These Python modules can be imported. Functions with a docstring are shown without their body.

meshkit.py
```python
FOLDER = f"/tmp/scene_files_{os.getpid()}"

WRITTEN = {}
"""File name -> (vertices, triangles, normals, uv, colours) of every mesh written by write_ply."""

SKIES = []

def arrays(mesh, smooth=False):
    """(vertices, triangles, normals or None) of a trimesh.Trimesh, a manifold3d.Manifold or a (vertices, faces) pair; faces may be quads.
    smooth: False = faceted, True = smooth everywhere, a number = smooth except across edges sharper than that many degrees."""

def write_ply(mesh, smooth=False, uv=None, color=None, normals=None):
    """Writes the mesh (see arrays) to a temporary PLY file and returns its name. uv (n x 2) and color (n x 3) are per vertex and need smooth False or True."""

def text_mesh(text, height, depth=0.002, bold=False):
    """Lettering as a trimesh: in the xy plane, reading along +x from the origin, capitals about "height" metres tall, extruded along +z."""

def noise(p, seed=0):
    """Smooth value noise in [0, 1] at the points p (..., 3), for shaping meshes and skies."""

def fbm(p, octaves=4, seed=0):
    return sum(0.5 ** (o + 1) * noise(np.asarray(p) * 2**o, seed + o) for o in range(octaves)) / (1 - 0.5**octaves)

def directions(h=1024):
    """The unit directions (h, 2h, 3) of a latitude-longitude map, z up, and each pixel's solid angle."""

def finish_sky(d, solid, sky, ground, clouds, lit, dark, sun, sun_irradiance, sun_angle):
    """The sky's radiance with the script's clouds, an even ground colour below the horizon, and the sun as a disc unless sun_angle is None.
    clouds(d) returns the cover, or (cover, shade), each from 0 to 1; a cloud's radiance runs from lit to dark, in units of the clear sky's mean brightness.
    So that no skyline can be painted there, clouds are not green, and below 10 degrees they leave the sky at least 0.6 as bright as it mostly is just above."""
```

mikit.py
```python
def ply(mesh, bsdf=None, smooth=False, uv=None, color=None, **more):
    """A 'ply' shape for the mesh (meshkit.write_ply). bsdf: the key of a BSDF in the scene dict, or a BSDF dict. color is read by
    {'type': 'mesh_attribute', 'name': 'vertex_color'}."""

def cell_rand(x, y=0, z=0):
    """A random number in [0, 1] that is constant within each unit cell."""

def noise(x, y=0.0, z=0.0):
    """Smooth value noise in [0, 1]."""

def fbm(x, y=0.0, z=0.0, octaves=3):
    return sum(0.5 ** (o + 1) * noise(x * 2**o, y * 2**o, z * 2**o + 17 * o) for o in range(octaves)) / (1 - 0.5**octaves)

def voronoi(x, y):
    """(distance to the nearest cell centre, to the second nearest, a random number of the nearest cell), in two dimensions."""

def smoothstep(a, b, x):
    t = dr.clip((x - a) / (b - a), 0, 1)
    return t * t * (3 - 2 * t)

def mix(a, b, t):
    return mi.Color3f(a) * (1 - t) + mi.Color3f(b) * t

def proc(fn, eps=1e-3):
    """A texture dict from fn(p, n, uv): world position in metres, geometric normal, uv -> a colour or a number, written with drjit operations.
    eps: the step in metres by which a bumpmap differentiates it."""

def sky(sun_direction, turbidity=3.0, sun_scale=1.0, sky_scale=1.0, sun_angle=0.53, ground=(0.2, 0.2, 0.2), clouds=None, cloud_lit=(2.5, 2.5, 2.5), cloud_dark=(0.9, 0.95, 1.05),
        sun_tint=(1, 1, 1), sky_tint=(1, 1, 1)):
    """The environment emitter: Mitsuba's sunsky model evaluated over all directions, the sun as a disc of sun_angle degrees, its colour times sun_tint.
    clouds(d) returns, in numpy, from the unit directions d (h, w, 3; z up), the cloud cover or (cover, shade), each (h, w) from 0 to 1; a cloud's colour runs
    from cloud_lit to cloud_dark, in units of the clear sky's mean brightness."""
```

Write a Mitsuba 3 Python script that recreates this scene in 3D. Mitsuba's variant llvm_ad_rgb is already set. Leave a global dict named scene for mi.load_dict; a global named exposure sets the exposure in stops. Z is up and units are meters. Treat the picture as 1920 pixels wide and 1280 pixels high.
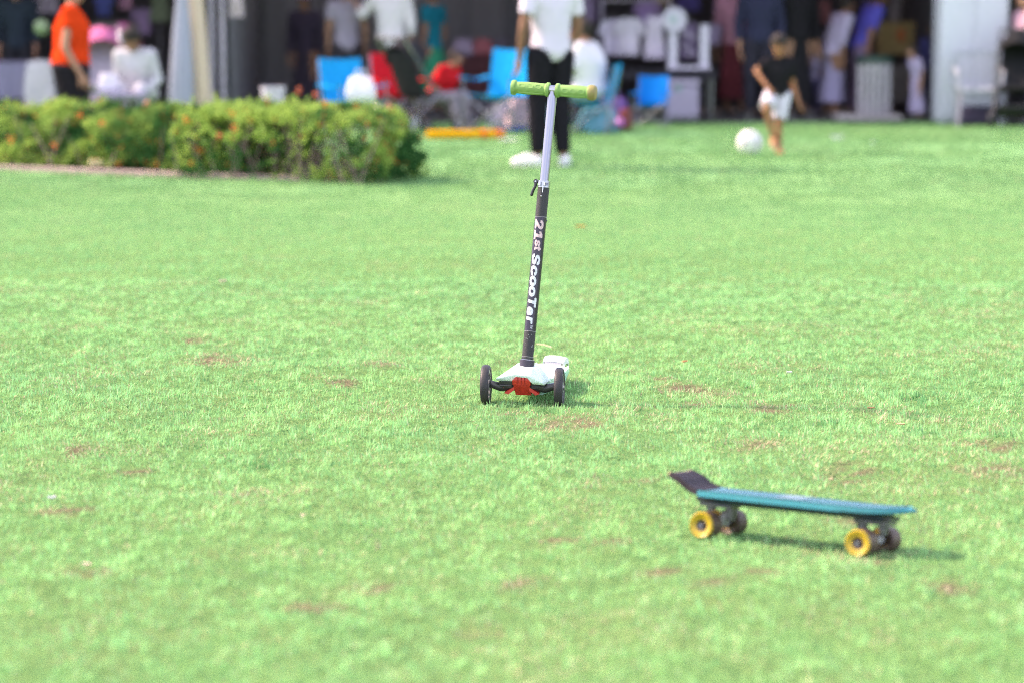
import math, numpy as np, trimesh, mitsuba as mi, drjit as dr, mikit, meshkit
import manifold3d as m3
from shapely.geometry import Polygon
T = mi.ScalarTransform4f
R = np.random.default_rng(7)
scene, labels = {}, {}

# ------------------------------------------------------------------ camera, light
F, CAM_H = 4533.0, 1.10                      # 85 mm lens, in photograph pixels (1920 x 1280); lens height in metres
PITCH = math.atan(590 / F)
CP, SP = math.cos(PITCH), math.sin(PITCH)
scene['camera'] = {'type': 'thinlens', 'fov': 2 * math.degrees(math.atan(960 / F)), 'fov_axis': 'x', 'aperture_radius': 0.0195,
                   'focus_distance': 7.08, 'near_clip': 0.05, 'far_clip': 2000.0,
                   'to_world': T().look_at(origin=[0, 0, CAM_H], target=[0, CP, CAM_H - SP], up=[0, 0, 1])}
SUN = (-0.72, 0.18, 0.66)
scene['sky'] = mikit.sky(SUN, turbidity=3, sun_scale=0.80, sky_scale=1.25, sun_angle=4.0, sun_tint=(1.05, 0.95, 1.02), sky_tint=(1.20, .90, 1.17),
                         clouds=lambda d: np.clip((meshkit.fbm(d * 2.3 + 5, 4) - 0.35) * 3, 0, 0.75))
exposure = 3.2


def ray(u, v):
    dv = v - 640
    return np.array([u - 960, F * CP - dv * SP, -(F * SP + dv * CP)])


def unproj(u, v, d):
    r = ray(u, v)
    return np.array([0, 0, CAM_H]) + r * (d / r[1])


def ground(u, v):
    r = ray(u, v)
    return (np.array([0, 0, CAM_H]) + r * (CAM_H / -r[2]))


# ------------------------------------------------------------------ materials
VC = {'type': 'mesh_attribute', 'name': 'vertex_color'}


def bump(fn, scale, inner, eps=1e-3):
    return {'type': 'bumpmap', 'arbitrary': mikit.proc(fn, eps), 'scale': scale, 'bsdf': inner}


def weave(p, n, uv):
    return mikit.noise(p.x * 500, p.y * 500, p.z * 500) * 0.0006 + mikit.fbm(p.x * 22, p.y * 22, p.z * 22, 3) * 0.008


def soil_bump(p, n, uv):
    return mikit.fbm(p.x * 130, p.y * 130, p.z * 130, 3) * 0.010


def scuffs(p, n, uv):
    return 0.32 + 0.3 * mikit.smoothstep(0.5, 0.75, mikit.fbm(p.x * 60, p.y * 60, p.z * 60, 3))


def rubber_bump(p, n, uv):
    return mikit.noise(p.x * 700, p.y * 700, p.z * 700) * 0.0004


scene['cloth'] = {'type': 'twosided', 'bsdf': bump(weave, 1.0, {'type': 'diffuse', 'reflectance': VC})}
scene['plain'] = {'type': 'twosided', 'bsdf': {'type': 'principled', 'base_color': VC, 'roughness': 0.75, 'specular': 0.3}}
scene['plastic'] = {'type': 'twosided', 'bsdf': {'type': 'principled', 'base_color': VC, 'roughness': mikit.proc(scuffs), 'specular': 0.5}}
scene['gloss'] = {'type': 'twosided', 'bsdf': {'type': 'principled', 'base_color': VC, 'roughness': 0.18, 'specular': 0.5}}
scene['rubber'] = {'type': 'twosided', 'bsdf': bump(rubber_bump, 1.0, {'type': 'principled', 'base_color': VC, 'roughness': 0.55, 'specular': 0.4})}
scene['metal'] = {'type': 'twosided', 'bsdf': {'type': 'principled', 'base_color': VC, 'roughness': 0.24, 'metallic': 1.0}}
scene['soil'] = {'type': 'twosided', 'bsdf': bump(soil_bump, 1.0, {'type': 'diffuse', 'reflectance': VC}, 2e-3)}
scene['shrub_leaf'] = {'type': 'principledthin', 'base_color': VC, 'roughness': 0.45, 'diff_trans': 0.65, 'spec_trans': 0.0}
scene['canopy_cloth'] = {'type': 'principledthin', 'base_color': VC, 'roughness': 0.8, 'diff_trans': 0.8, 'spec_trans': 0.0}
scene['leaf'] = {'type': 'principledthin', 'base_color': VC, 'roughness': 0.5, 'diff_trans': 0.75, 'spec_trans': 0.0}

# ------------------------------------------------------------------ mesh helpers
def sph_pts(n=10):
    k = np.arange(n * n) + 0.5
    ph, th = np.arccos(1 - 2 * k / (n * n)), np.pi * (1 + 5 ** 0.5) * k
    return np.stack([np.cos(th) * np.sin(ph), np.sin(th) * np.sin(ph), np.cos(ph)], 1)


SPH, SPH_LO = sph_pts(10), sph_pts(6)


def hull(pts):
    return m3.Manifold.hull_points(np.ascontiguousarray(pts, dtype=float))


def ball_pts(c, r, lo=False):
    return np.asarray(c, float) + (SPH_LO if lo else SPH) * np.asarray(r, float)


def bone(p, q, rp, rq=None, lo=False):
    return hull(np.vstack([ball_pts(p, rp, lo), ball_pts(q, rp if rq is None else rq, lo)]))


def union(ms):
    return m3.Manifold.batch_boolean(ms, m3.OpType.Add)


def tm(m):
    if isinstance(m, trimesh.Trimesh):
        return m
    x = m.to_mesh()
    return trimesh.Trimesh(np.array(x.vert_properties[:, :3]), np.array(x.tri_verts), process=False)


def man(t):
    return m3.Manifold(m3.Mesh(np.asarray(t.vertices, np.float32), np.asarray(t.faces, np.uint32)))


def soft(m, length=0.03, it=8, fold=0.0, fs=9.0, seed=0):
    t = tm(m.refine_to_length(length))
    t.merge_vertices()
    if it:
        trimesh.smoothing.filter_taubin(t, iterations=it)
    if fold:
        t.vertices += t.vertex_normals * ((meshkit.fbm(t.vertices * [fs, fs, fs * 0.45], 3, seed) - 0.5) * 2 * fold)[:, None]
    return t


def cat(ms):
    return trimesh.util.concatenate([tm(m) for m in ms])


def rbox(c, s, b=0.004):
    """A box with chamfered edges, centre c, size s."""
    h, c = np.asarray(s, float) / 2, np.asarray(c, float)
    b = min(b, 0.45 * h.min() * 1.0)
    pts = []
    for sx in (-1, 1):
        for sy in (-1, 1):
            for sz in (-1, 1):
                for k in range(3):
                    q = h.copy()
                    for j in range(3):
                        if j != k:
                            q[j] -= b
                    pts.append(c + q * [sx, sy, sz])
    return hull(pts)


def frame_of(axis):
    z = np.asarray(axis, float) / np.linalg.norm(axis)
    x = np.cross(z, [0, 0, 1] if abs(z[2]) < 0.9 else [1, 0, 0])
    x /= np.linalg.norm(x)
    return x, np.cross(z, x), z


def tube(p, q, r, n=14, r2=None):
    p, q = np.asarray(p, float), np.asarray(q, float)
    x, y, _ = frame_of(q - p)
    a = np.arange(n) * 2 * np.pi / n
    ring = np.cos(a)[:, None] * x + np.sin(a)[:, None] * y
    return hull(np.vstack([p + ring * r, q + ring * (r if r2 is None else r2)]))


def path(pts, r, lo=True):
    return union([bone(a, b, r, lo=lo) for a, b in zip(pts[:-1], pts[1:])])


def lathe(profile, origin, axis, n=40):
    """Closed (r, h) profile turned round an axis through origin."""
    t = trimesh.creation.revolve(np.asarray(profile, float), sections=n)
    x, y, z = frame_of(axis)
    M = np.eye(4)
    M[:3, :3] = np.stack([x, y, z], 1)
    M[:3, 3] = origin
    t.apply_transform(M)
    return t


def prism(poly, h0, h1):
    """Extrudes a polygon (x, y) from z = h0 to h1."""
    t = trimesh.creation.extrude_polygon(poly if isinstance(poly, Polygon) else Polygon(poly), h1 - h0, engine='earcut')
    t.apply_translation([0, 0, h0])
    return t


def sheet(P, thick):
    """A grid of points (n, m, 3) as a closed cloth of that thickness."""
    P = np.asarray(P, float)
    n, m = P.shape[:2]
    nx = np.cross(np.gradient(P, axis=0), np.gradient(P, axis=1))
    nx /= np.linalg.norm(nx, axis=2, keepdims=True) + 1e-12
    V = np.vstack([(P + nx * thick / 2).reshape(-1, 3), (P - nx * thick / 2).reshape(-1, 3)])
    i = np.arange(n * m).reshape(n, m)
    a, b, c, d = i[:-1, :-1].ravel(), i[1:, :-1].ravel(), i[1:, 1:].ravel(), i[:-1, 1:].ravel()
    f = [np.stack([a, b, c], 1), np.stack([a, c, d], 1)]
    f += [x[:, ::-1] + n * m for x in f]
    rim = np.concatenate([i[:, 0], i[-1, 1:], i[-2::-1, -1], i[0, -2:0:-1]])
    nxt = np.roll(rim, -1)
    f += [np.stack([rim, rim + n * m, nxt + n * m], 1), np.stack([rim, nxt + n * m, nxt], 1)]
    return trimesh.Trimesh(V, np.vstack(f), process=False)


def grid_mesh(P):
    n, m = P.shape[:2]
    i = np.arange(n * m).reshape(n, m)
    a, b, c, d = i[:-1, :-1].ravel(), i[1:, :-1].ravel(), i[1:, 1:].ravel(), i[:-1, 1:].ravel()
    return trimesh.Trimesh(P.reshape(-1, 3), np.vstack([np.stack([a, b, c], 1), np.stack([a, c, d], 1)]), process=False)


def place(x=0, y=0, z=0, yaw=0, s=1.0):
    a = math.radians(yaw)
    M = np.eye(4)
    M[:2, :2] = [[math.cos(a), -math.sin(a)], [math.sin(a), math.cos(a)]]
    M[:3, :3] *= s
    M[:3, 3] = [x, y, z]
    return M


used = set()


def fresh(name):
    k, i = name, 0
    while k in used:
        i += 1
        k = f'{name}_{i:03d}'
    used.add(k)
    return k


def thing(name, label, cat_, group=None):
    key = fresh(name)
    labels[key] = {'label': label, 'category': cat_}
    if group:
        labels[key]['group'] = group
    return key


def put(key, mesh, mat, col, M=None, smooth=35, vary=0.06, vs=6.0):
    t = tm(mesh).copy()
    if M is not None:
        t.apply_transform(M)
    if smooth not in (False, True):
        t = trimesh.graph.smooth_shade(t, angle=np.radians(smooth), facet_minarea=None)
    v = np.asarray(t.vertices)
    c = np.asarray(col, float)
    c = c * (1 - .24 * np.minimum(1, c.max(-1, keepdims=True) / .5))
    if c.ndim == 1:
        c = np.tile(c, (len(v), 1)) * (1 + (meshkit.fbm(v * vs, 2) - 0.5)[:, None] * 2 * vary)
    scene[key] = mikit.ply(t, mat, smooth=bool(smooth), color=np.clip(c, 0, 1))
    return key


def part(parent, name, mesh, mat, col, M=None, label=None, kind=None, **k):
    key = fresh(f'{parent}__{name}')
    put(key, mesh, mat, col, M, **k)
    if label or kind:
        labels[key] = {a: b for a, b in (('label', label), ('kind', kind)) if b}
    return key


def solo(name, label, cat_, mesh, mat, col, M=None, group=None, **k):
    return put(thing(name, label, cat_, group), mesh, mat, col, M, **k)


# ------------------------------------------------------------------ the lawn
BOARD_C = ground(1472, 1028)[:2]
SCOOT_C = ground(980, 757)[:2]
BA = math.radians(-26)
BEX, BEY = np.array([math.cos(BA), math.sin(BA)]), np.array([-math.sin(BA), math.cos(BA)])


SC = np.array([*SCOOT_C, 0.0])
PSI = math.radians(13.5)
MS = np.eye(4)
MS[:3, 0] = [math.cos(PSI), -math.sin(PSI), 0]        # local x: to the right in the picture
MS[:3, 1] = [math.sin(PSI), math.cos(PSI), 0]         # local y: towards the scooter's rear
MS[:3, 3] = SC
MS0 = MS.copy()
MS[:3, 0] += (0, 0, -.065)
MS[:3, 2] += .065 * MS0[:3, 0]
FA = math.radians(7.5)
MF = MS0 @ np.array([[math.cos(FA), -math.sin(FA), 0, 0], [math.sin(FA), math.cos(FA), 0, 0], [-.022, 0, 1, 0], [0, 0, 0, 1.0]])


def H(x, y):
    p = np.stack([x, y, np.zeros_like(x)], -1)
    h = (meshkit.fbm(p * 1.3, 4, 3) - 0.5) * 0.05 + (meshkit.fbm(p * 7.0, 2, 5) - 0.5) * 0.012
    db = (x - BOARD_C[0]) ** 2 + (y - BOARD_C[1]) ** 2
    ds = (x - SCOOT_C[0]) ** 2 + (y - SCOOT_C[1]) ** 2
    h = h * (1 - np.exp(-db / 0.16)) * (1 - np.exp(-ds / 0.14))
    yl = (x - BOARD_C[0]) * BEY[0] + (y - BOARD_C[1]) * BEY[1]
    return h - 0.12 * yl * np.exp(-db / 0.12)


def Hs(x, y):
    return float(H(np.array([float(x)]), np.array([float(y)]))[0])


# worn patches of dry soil: photograph pixel, half width and half depth in metres
WORN = [(1280, 727, .075, .07), (1370, 735, .06, .05), (1065, 795, .10, .09), (1240, 712, .04, .04), (410, 680, .10, .12), (720, 686, .06, .07), (150, 848, .05, .04),
        (1440, 768, .06, .06), (1420, 845, .05, .05), (120, 958, .06, .04), (420, 927, .04, .03), (1590, 890, .07, .06), (1850, 845, .08, .05), (1850, 893, .08, .05),
        (455, 918, .04, .03), (1600, 965, .05, .04), (600, 1140, .05, .04), (160, 1075, .06, .04), (980, 1088, .05, .05), (1250, 1085, .05, .03), (690, 1100, .05, .03),
        (370, 640, .05, .05), (1150, 1018, .04, .03), (1640, 1060, .05, .03), (1330, 1105, .05, .03), (900, 1180, .04, .03), (1210, 905, .03, .03), (1050, 1008, .04, .03),
        (1110, 800, .05, .04), (960, 776, .06, .03), (1310, 760, .05, .04), (1500, 760, .05, .03), (560, 1145, .04, .02), (1420, 1090, .04, .03), (1780, 1110, .06, .03), (250, 880, .04, .04), (640, 720, .05, .05)]
WG = [(*ground(u, v)[:2], a, b) for u, v, a, b in WORN]
TUFTS = [(*ground(u, v)[:2], r) for u, v, r in ((1715, 748, .07), (1730, 812, .07), (1560, 800, .05), (1030, 775, .05), (1890, 825, .06), (480, 870, .05), (1400, 725, .03), (700, 990, .05), (310, 830, .05), (1180, 770, .05))]


def worn(x, y):
    jit = (meshkit.fbm(np.stack([x * 22, y * 22, x * 0], -1), 3, 9) - 0.5) * 1.7
    w = np.zeros_like(x)
    brk = np.clip((meshkit.fbm(np.stack([x * 55, y * 40, x * 0], -1), 3, 19) - .30) * 5, 0, 1)
    for cx, cy, a, b in WG:
        r = np.sqrt(((x - cx) / a) ** 2 + ((y - cy) / (b * 1.5)) ** 2)
        near = r < 3
        w[near] = np.maximum(w[near], np.clip(1.35 - r[near] + jit[near], 0, 1))
    return w * brk


def axis(dense0, dense1, step, lo, hi, grow=1.12):
    a = list(np.arange(dense0, dense1, step))
    s, x = step, a[-1]
    while x < hi:
        s *= grow
        x += s
        a.append(x)
    s, x, b = step, dense0, []
    while x > lo:
        s *= grow
        x -= s
        b.append(x)
    return np.array(b[::-1] + a)


gx, gy = axis(-2.4, 2.4, 0.035, -400, 400), axis(3.3, 12, 0.035, -120, 900)
GX, GY = np.meshgrid(gx, gy, indexing='ij')
far = np.clip(1.6 - np.hypot(GX, GY) / 60, 0, 1)
GZ = H(GX.ravel(), GY.ravel()).reshape(GX.shape) * far
i = np.arange(GX.size).reshape(GX.shape)
a, b, c, d = i[:-1, :-1].ravel(), i[1:, :-1].ravel(), i[1:, 1:].ravel(), i[:-1, 1:].ravel()
GV = np.stack([GX.ravel(), GY.ravel(), GZ.ravel()], 1)
wv = worn(GV[:, 0], GV[:, 1])
q = np.stack([GV[:, 0], GV[:, 1], GV[:, 0] * 0], 1)
f1 = np.clip((meshkit.fbm(q * 0.8, 4, 21) - 0.3) / 0.4, 0, 1)[:, None]
f3 = meshkit.fbm(q * 14, 3, 22)[:, None]
GRASS_A, GRASS_B, GRASS_C = np.array([.240, .472, .206]), np.array([.340, .565, .220]), np.array([.105, .280, .108])
STRAW, SOIL = np.array([.47, .42, .27]), np.array([.125, .108, .068])
near_c = np.array([.115, .245, .080]) * (1 - f3 * .5) + np.array([.16, .15, .07]) * f3 * .5
far_c = (GRASS_A * (1 - f1 * .5) + GRASS_B * f1 * .5) * (0.6 + 0.4 * f3)
blend = np.clip((GV[:, 1:2] - 11) / 9, 0, 1)
lc = near_c * (1 - blend) + far_c * blend
lc = lc * (1 - wv[:, None]) + SOIL * (0.8 + 0.5 * f3) * wv[:, None]
scene['lawn_ground'] = mikit.ply(trimesh.Trimesh(GV, np.vstack([np.stack([a, b, c], 1), np.stack([a, c, d], 1)]), process=False), 'soil', smooth=True, color=np.clip(lc, 0, 1))
labels['lawn_ground'] = {'kind': 'structure', 'label': 'green lawn ground with worn brown patches'}


def blades(n, y0, y1, half, length, width, bent, seed):
    """n mown grass blades between depths y0 and y1, in the strip |x| < half(y)."""
    r = np.random.default_rng(seed)
    y = np.sqrt(r.uniform(y0 ** 2, y1 ** 2, n))
    x = r.uniform(-1, 1, n) * half(y)
    w = worn(x, y)
    q = np.stack([x, y, x * 0], 1)
    f1 = np.clip((meshkit.fbm(q * 0.8, 4, 21) - 0.3) / 0.4, 0, 1)
    f2 = np.clip((meshkit.fbm(q * [5, 3.2, 1], 4, 23) - 0.28) / 0.44, 0, 1)
    f4 = meshkit.fbm(q * 30, 2, 24)
    keep = r.uniform(size=n) > w * 0.74
    tuft = np.zeros(n)
    for cx, cy, rr in TUFTS:
        tuft = np.maximum(tuft, np.exp(-((x - cx) ** 2 + (y - cy) ** 2 / 2) / rr ** 2))
    x, y, w, f1, f2, f4, tuft, q = (k[keep] for k in (x, y, w, f1, f2, f4, tuft, q))
    n = len(x)
    dry = r.uniform(size=n) < np.clip(0.07 + 0.75 * np.clip(f2 - .58, 0, 1) + 0.75 * w, 0, .95)
    L = length * r.uniform(0.55, 1.25, n) * (0.65 + 0.7 * f4) * (1 - 0.45 * w) * (1 + 0.5 * tuft)
    for sx_ in (-1, 1):
        cw = SC[:2] + MF[:2, 0] * (sx_ * .1085)
        L = np.where((np.abs(x - cw[0]) < .020) & (y - cw[1] > -.055) & (y - cw[1] < .05), L * .35, L)
    W = width * r.uniform(0.7, 1.25, n)
    cl = np.clip((meshkit.fbm(q * [40, 32, 1], 3, 27) - .25) / .5, 0, 1)
    L = L * (.55 + .85 * cl)
    az, lean = 4 * np.pi * meshkit.fbm(q * 7, 2, 28) + r.normal(0, 1.0, n), np.radians(np.abs(r.normal(28, 40, n))) + np.where(dry, .6, 0)
    litter = dry & (w > .12)
    lean = np.where(litter, r.uniform(1.1, 1.45, n), lean)
    L = np.where(litter, L * 1.7, L)
    lean = np.clip(lean, 0, 1.45)
    ax = np.stack([np.cos(az), np.sin(az), az * 0], 1)
    face = az + r.uniform(-1.2, 1.2, n) + np.pi / 2
    wd = np.stack([np.cos(face), np.sin(face), az * 0], 1) * (W / 2)[:, None]
    base = np.stack([x, y, H(x, y) - 0.002], 1)
    up = np.array([0, 0, 1.0])
    tone = r.uniform(0, 1, n)
    c = GRASS_A + (GRASS_B - GRASS_A) * np.clip(0.20 + 0.35 * f1 + 0.55 * (tone - .5), 0, 1)[:, None]
    dk = np.clip(.8 * (0.46 - f2) + .9 * (.30 - cl) + 0.8 * tuft, 0, 1)[:, None]
    c = c * (1 - dk) + GRASS_C * dk * 1.15
    c = np.where(dry[:, None], STRAW * r.uniform(0.6, 1.25, n)[:, None] * (1 - .5 * w[:, None]) + SOIL * .7 * w[:, None], c) * r.uniform(0.82 if bent else .94, 1.18 if bent else 1.06, n)[:, None] * (.60 + .74 * cl)[:, None]
    c = np.where((litter & (r.uniform(size=n) < .5))[:, None], np.array([.62, .52, .36]) * r.uniform(.5, 1.1, n)[:, None], c)
    pale = r.uniform(size=n) < (0.05 if bent else 0)
    c = c if bent else c * .6 + .4 * (GRASS_A * .6 + GRASS_B * .4)
    c = np.where(pale[:, None] & ~dry[:, None], c * .5 + np.array([.60, .62, .42]) * .6, c)
    m1 = ax * (np.sin(lean * .6) * L * .5)[:, None] + up * (np.cos(lean * .6) * L * .5)[:, None]
    m2 = m1 + ax * (np.sin(lean * 1.3) * L * .5)[:, None] + up * (np.cos(np.minimum(lean * 1.3, 1.7)) * L * .5)[:, None]
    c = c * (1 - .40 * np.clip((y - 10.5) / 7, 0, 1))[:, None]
    k = np.arange(n)
    if bent:
        V = np.stack([base - wd, base + wd, base + m1 + wd * .8, base + m1 - wd * .8, base + m2], 1).reshape(-1, 3)
        Fc = np.stack([np.stack([k * 5, k * 5 + 1, k * 5 + 2], 1), np.stack([k * 5, k * 5 + 2, k * 5 + 3], 1), np.stack([k * 5 + 3, k * 5 + 2, k * 5 + 4], 1)], 1).reshape(-1, 3)
        C = np.repeat(c, 5, axis=0)
    else:
        V = np.stack([base - wd, base + wd, base + m2], 1).reshape(-1, 3)
        Fc = np.stack([k * 3, k * 3 + 1, k * 3 + 2], 1)
        C = np.repeat(c, 3, axis=0)
    return V, Fc, C


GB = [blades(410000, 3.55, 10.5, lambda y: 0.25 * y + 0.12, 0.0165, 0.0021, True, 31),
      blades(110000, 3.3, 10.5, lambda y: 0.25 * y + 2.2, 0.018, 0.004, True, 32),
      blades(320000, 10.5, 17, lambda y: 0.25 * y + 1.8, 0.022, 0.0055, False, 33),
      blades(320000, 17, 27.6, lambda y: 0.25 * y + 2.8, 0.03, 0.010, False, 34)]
off, gv, gf, gc = 0, [], [], []
for V, Fc, C in GB:
    gv.append(V), gf.append(Fc + off), gc.append(C)
    off += len(V)
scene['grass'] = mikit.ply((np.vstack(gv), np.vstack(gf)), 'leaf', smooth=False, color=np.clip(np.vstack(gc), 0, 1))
labels['grass'] = {'kind': 'stuff', 'label': 'short mown bright green grass of the lawn', 'category': 'grass'}

# paved strip under the stalls
pv = rbox([0, 44.0, -0.05], [90, 32, 0.16], 0.02)
put('paved_ground', pv, 'soil', (.085, .078, .08))
labels['paved_ground'] = {'kind': 'structure', 'label': 'dark paved ground under the market stalls'}

# ------------------------------------------------------------------ the scooter
MINT, WHITE, BLACK, RED = (.50, .70, .57), (.80, .83, .80), (.022, .021, .024), (.55, .035, .022)
sc_ = thing('kick_scooter', 'three-wheeled kick scooter with green grips, black steering pole and mint deck standing on the lawn', 'kick scooter')




def wheel(parent, c, r, w, rim_col, MS=MS):
    h = w / 2
    pr = [(r * .80, -h * .85), (r * .90, -h), (r * .965, -h * .8), (r * .993, -h * .42), (r, 0), (r * .993, h * .42), (r * .965, h * .8), (r * .90, h), (r * .80, h * .85), (r * .80, -h * .85)]
    wk = part(parent, 'wheel', lathe(pr, c, (1, 0, 0), 56), 'rubber', (.030, .028, .031), MS, smooth=50)
    ms = [man(lathe([(r * .64, -h * .7), (r * .81, -h * .72), (r * .81, h * .72), (r * .64, h * .7), (r * .64, -h * .7)], c, (1, 0, 0), 48))]
    for k in range(5):
        a = k * 2 * math.pi / 5 + .3
        dirv = np.array([0, math.cos(a), math.sin(a)])
        ms.append(bone(np.asarray(c) + dirv * r * .2, np.asarray(c) + dirv * r * .7, (h * .45, .004, .004), (h * .45, .0055, .0055)))
    part(wk, 'rim', union(ms), 'plastic', rim_col, MS)
    part(wk, 'hub', lathe([(0, -h * .9), (r * .28, -h * .9), (r * .28, h * .9), (0, h * .9)], c, (1, 0, 0), 24), 'plastic', rim_col, MS)
    part(wk, 'axle_bolt', lathe([(0, -h * 1.12), (r * .13, -h * 1.12), (r * .13, h * 1.18), (0, h * 1.18)], c, (1, 0, 0), 6), 'metal', (.7, .7, .7), MS, smooth=False)
    return wk


for s in (-1, 1):
    wheel(sc_, (s * .1085, 0, .0540), .0585, .0245, (.16, .16, .165), MF)
    arm = union([bone((s * .022, .0, .054), (s * .066, .002, .049), (.010, .017, .014), (.010, .015, .013)), bone((s * .066, .002, .049), (s * .094, 0, .0565), (.010, .015, .013), (.008, .011, .011))])
    part(sc_, 'wheel_arm', soft(arm, .006, 4), 'plastic', (.035, .033, .036), MF)
    part(sc_, 'arm_block', hull([(s * x, y, z) for x, y, z in ((.028, -.028, .050), (.066, -.022, .054), (.028, -.030, .072), (.068, -.024, .069), (.03, .03, .05), (.064, .03, .054), (.03, .03, .072), (.064, .03, .069))]), 'plastic', (.026, .025, .027), MF)
    part(sc_, 'arm_rib', rbox((s * .048, -.0285, .058), (.036, .004, .004), .001), 'plastic', (.04, .038, .042), MF)

# mint nose fairing over the front axle
fair = hull([(-.027, -.012, .114), (.027, -.012, .114), (-.030, .045, .114), (.030, .045, .114), (-.022, -.030, .109), (.024, -.030, .109), (-.078, -.036, .0735), (.064, -.036, .0735), (-.079, -.030, .0675), (.066, -.030, .0675),
             (-.076, .03, .0715), (.068, .03, .0715), (-.06, .10, .060), (.06, .10, .060), (-.034, .075, .098), (.034, .075, .098), (-.022, -.0405, .091), (.022, -.0405, .091)])
arch = man(prism([(-.0175, .0850), (.0175, .0850), (.032, .0680), (.032, .045), (-.032, .045), (-.032, .0680)], -.045, .045).apply_transform(trimesh.transformations.rotation_matrix(math.pi / 2, [1, 0, 0])))
under = hull([(-.066, -.028, .04), (.06, -.028, .04), (-.066, .1, .04), (.06, .1, .04), (-.068, -.029, .0690), (.062, -.029, .0690), (-.052, .1, .054), (.052, .1, .054)])
part(sc_, 'fairing', soft(fair - arch - under, .006, 2), 'plastic', (.72, .90, .79), MS, smooth=28)
part(sc_, 'fairing_ridge', hull([(-.015, -.0395, .0925), (.015, -.0395, .0925), (-.018, -.034, .1055), (.018, -.034, .1055), (-.016, -.030, .0920), (.016, -.030, .0920), (-.017, -.026, .109), (.017, -.026, .109)]), 'plastic', (.60, .86, .70), MS)
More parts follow.
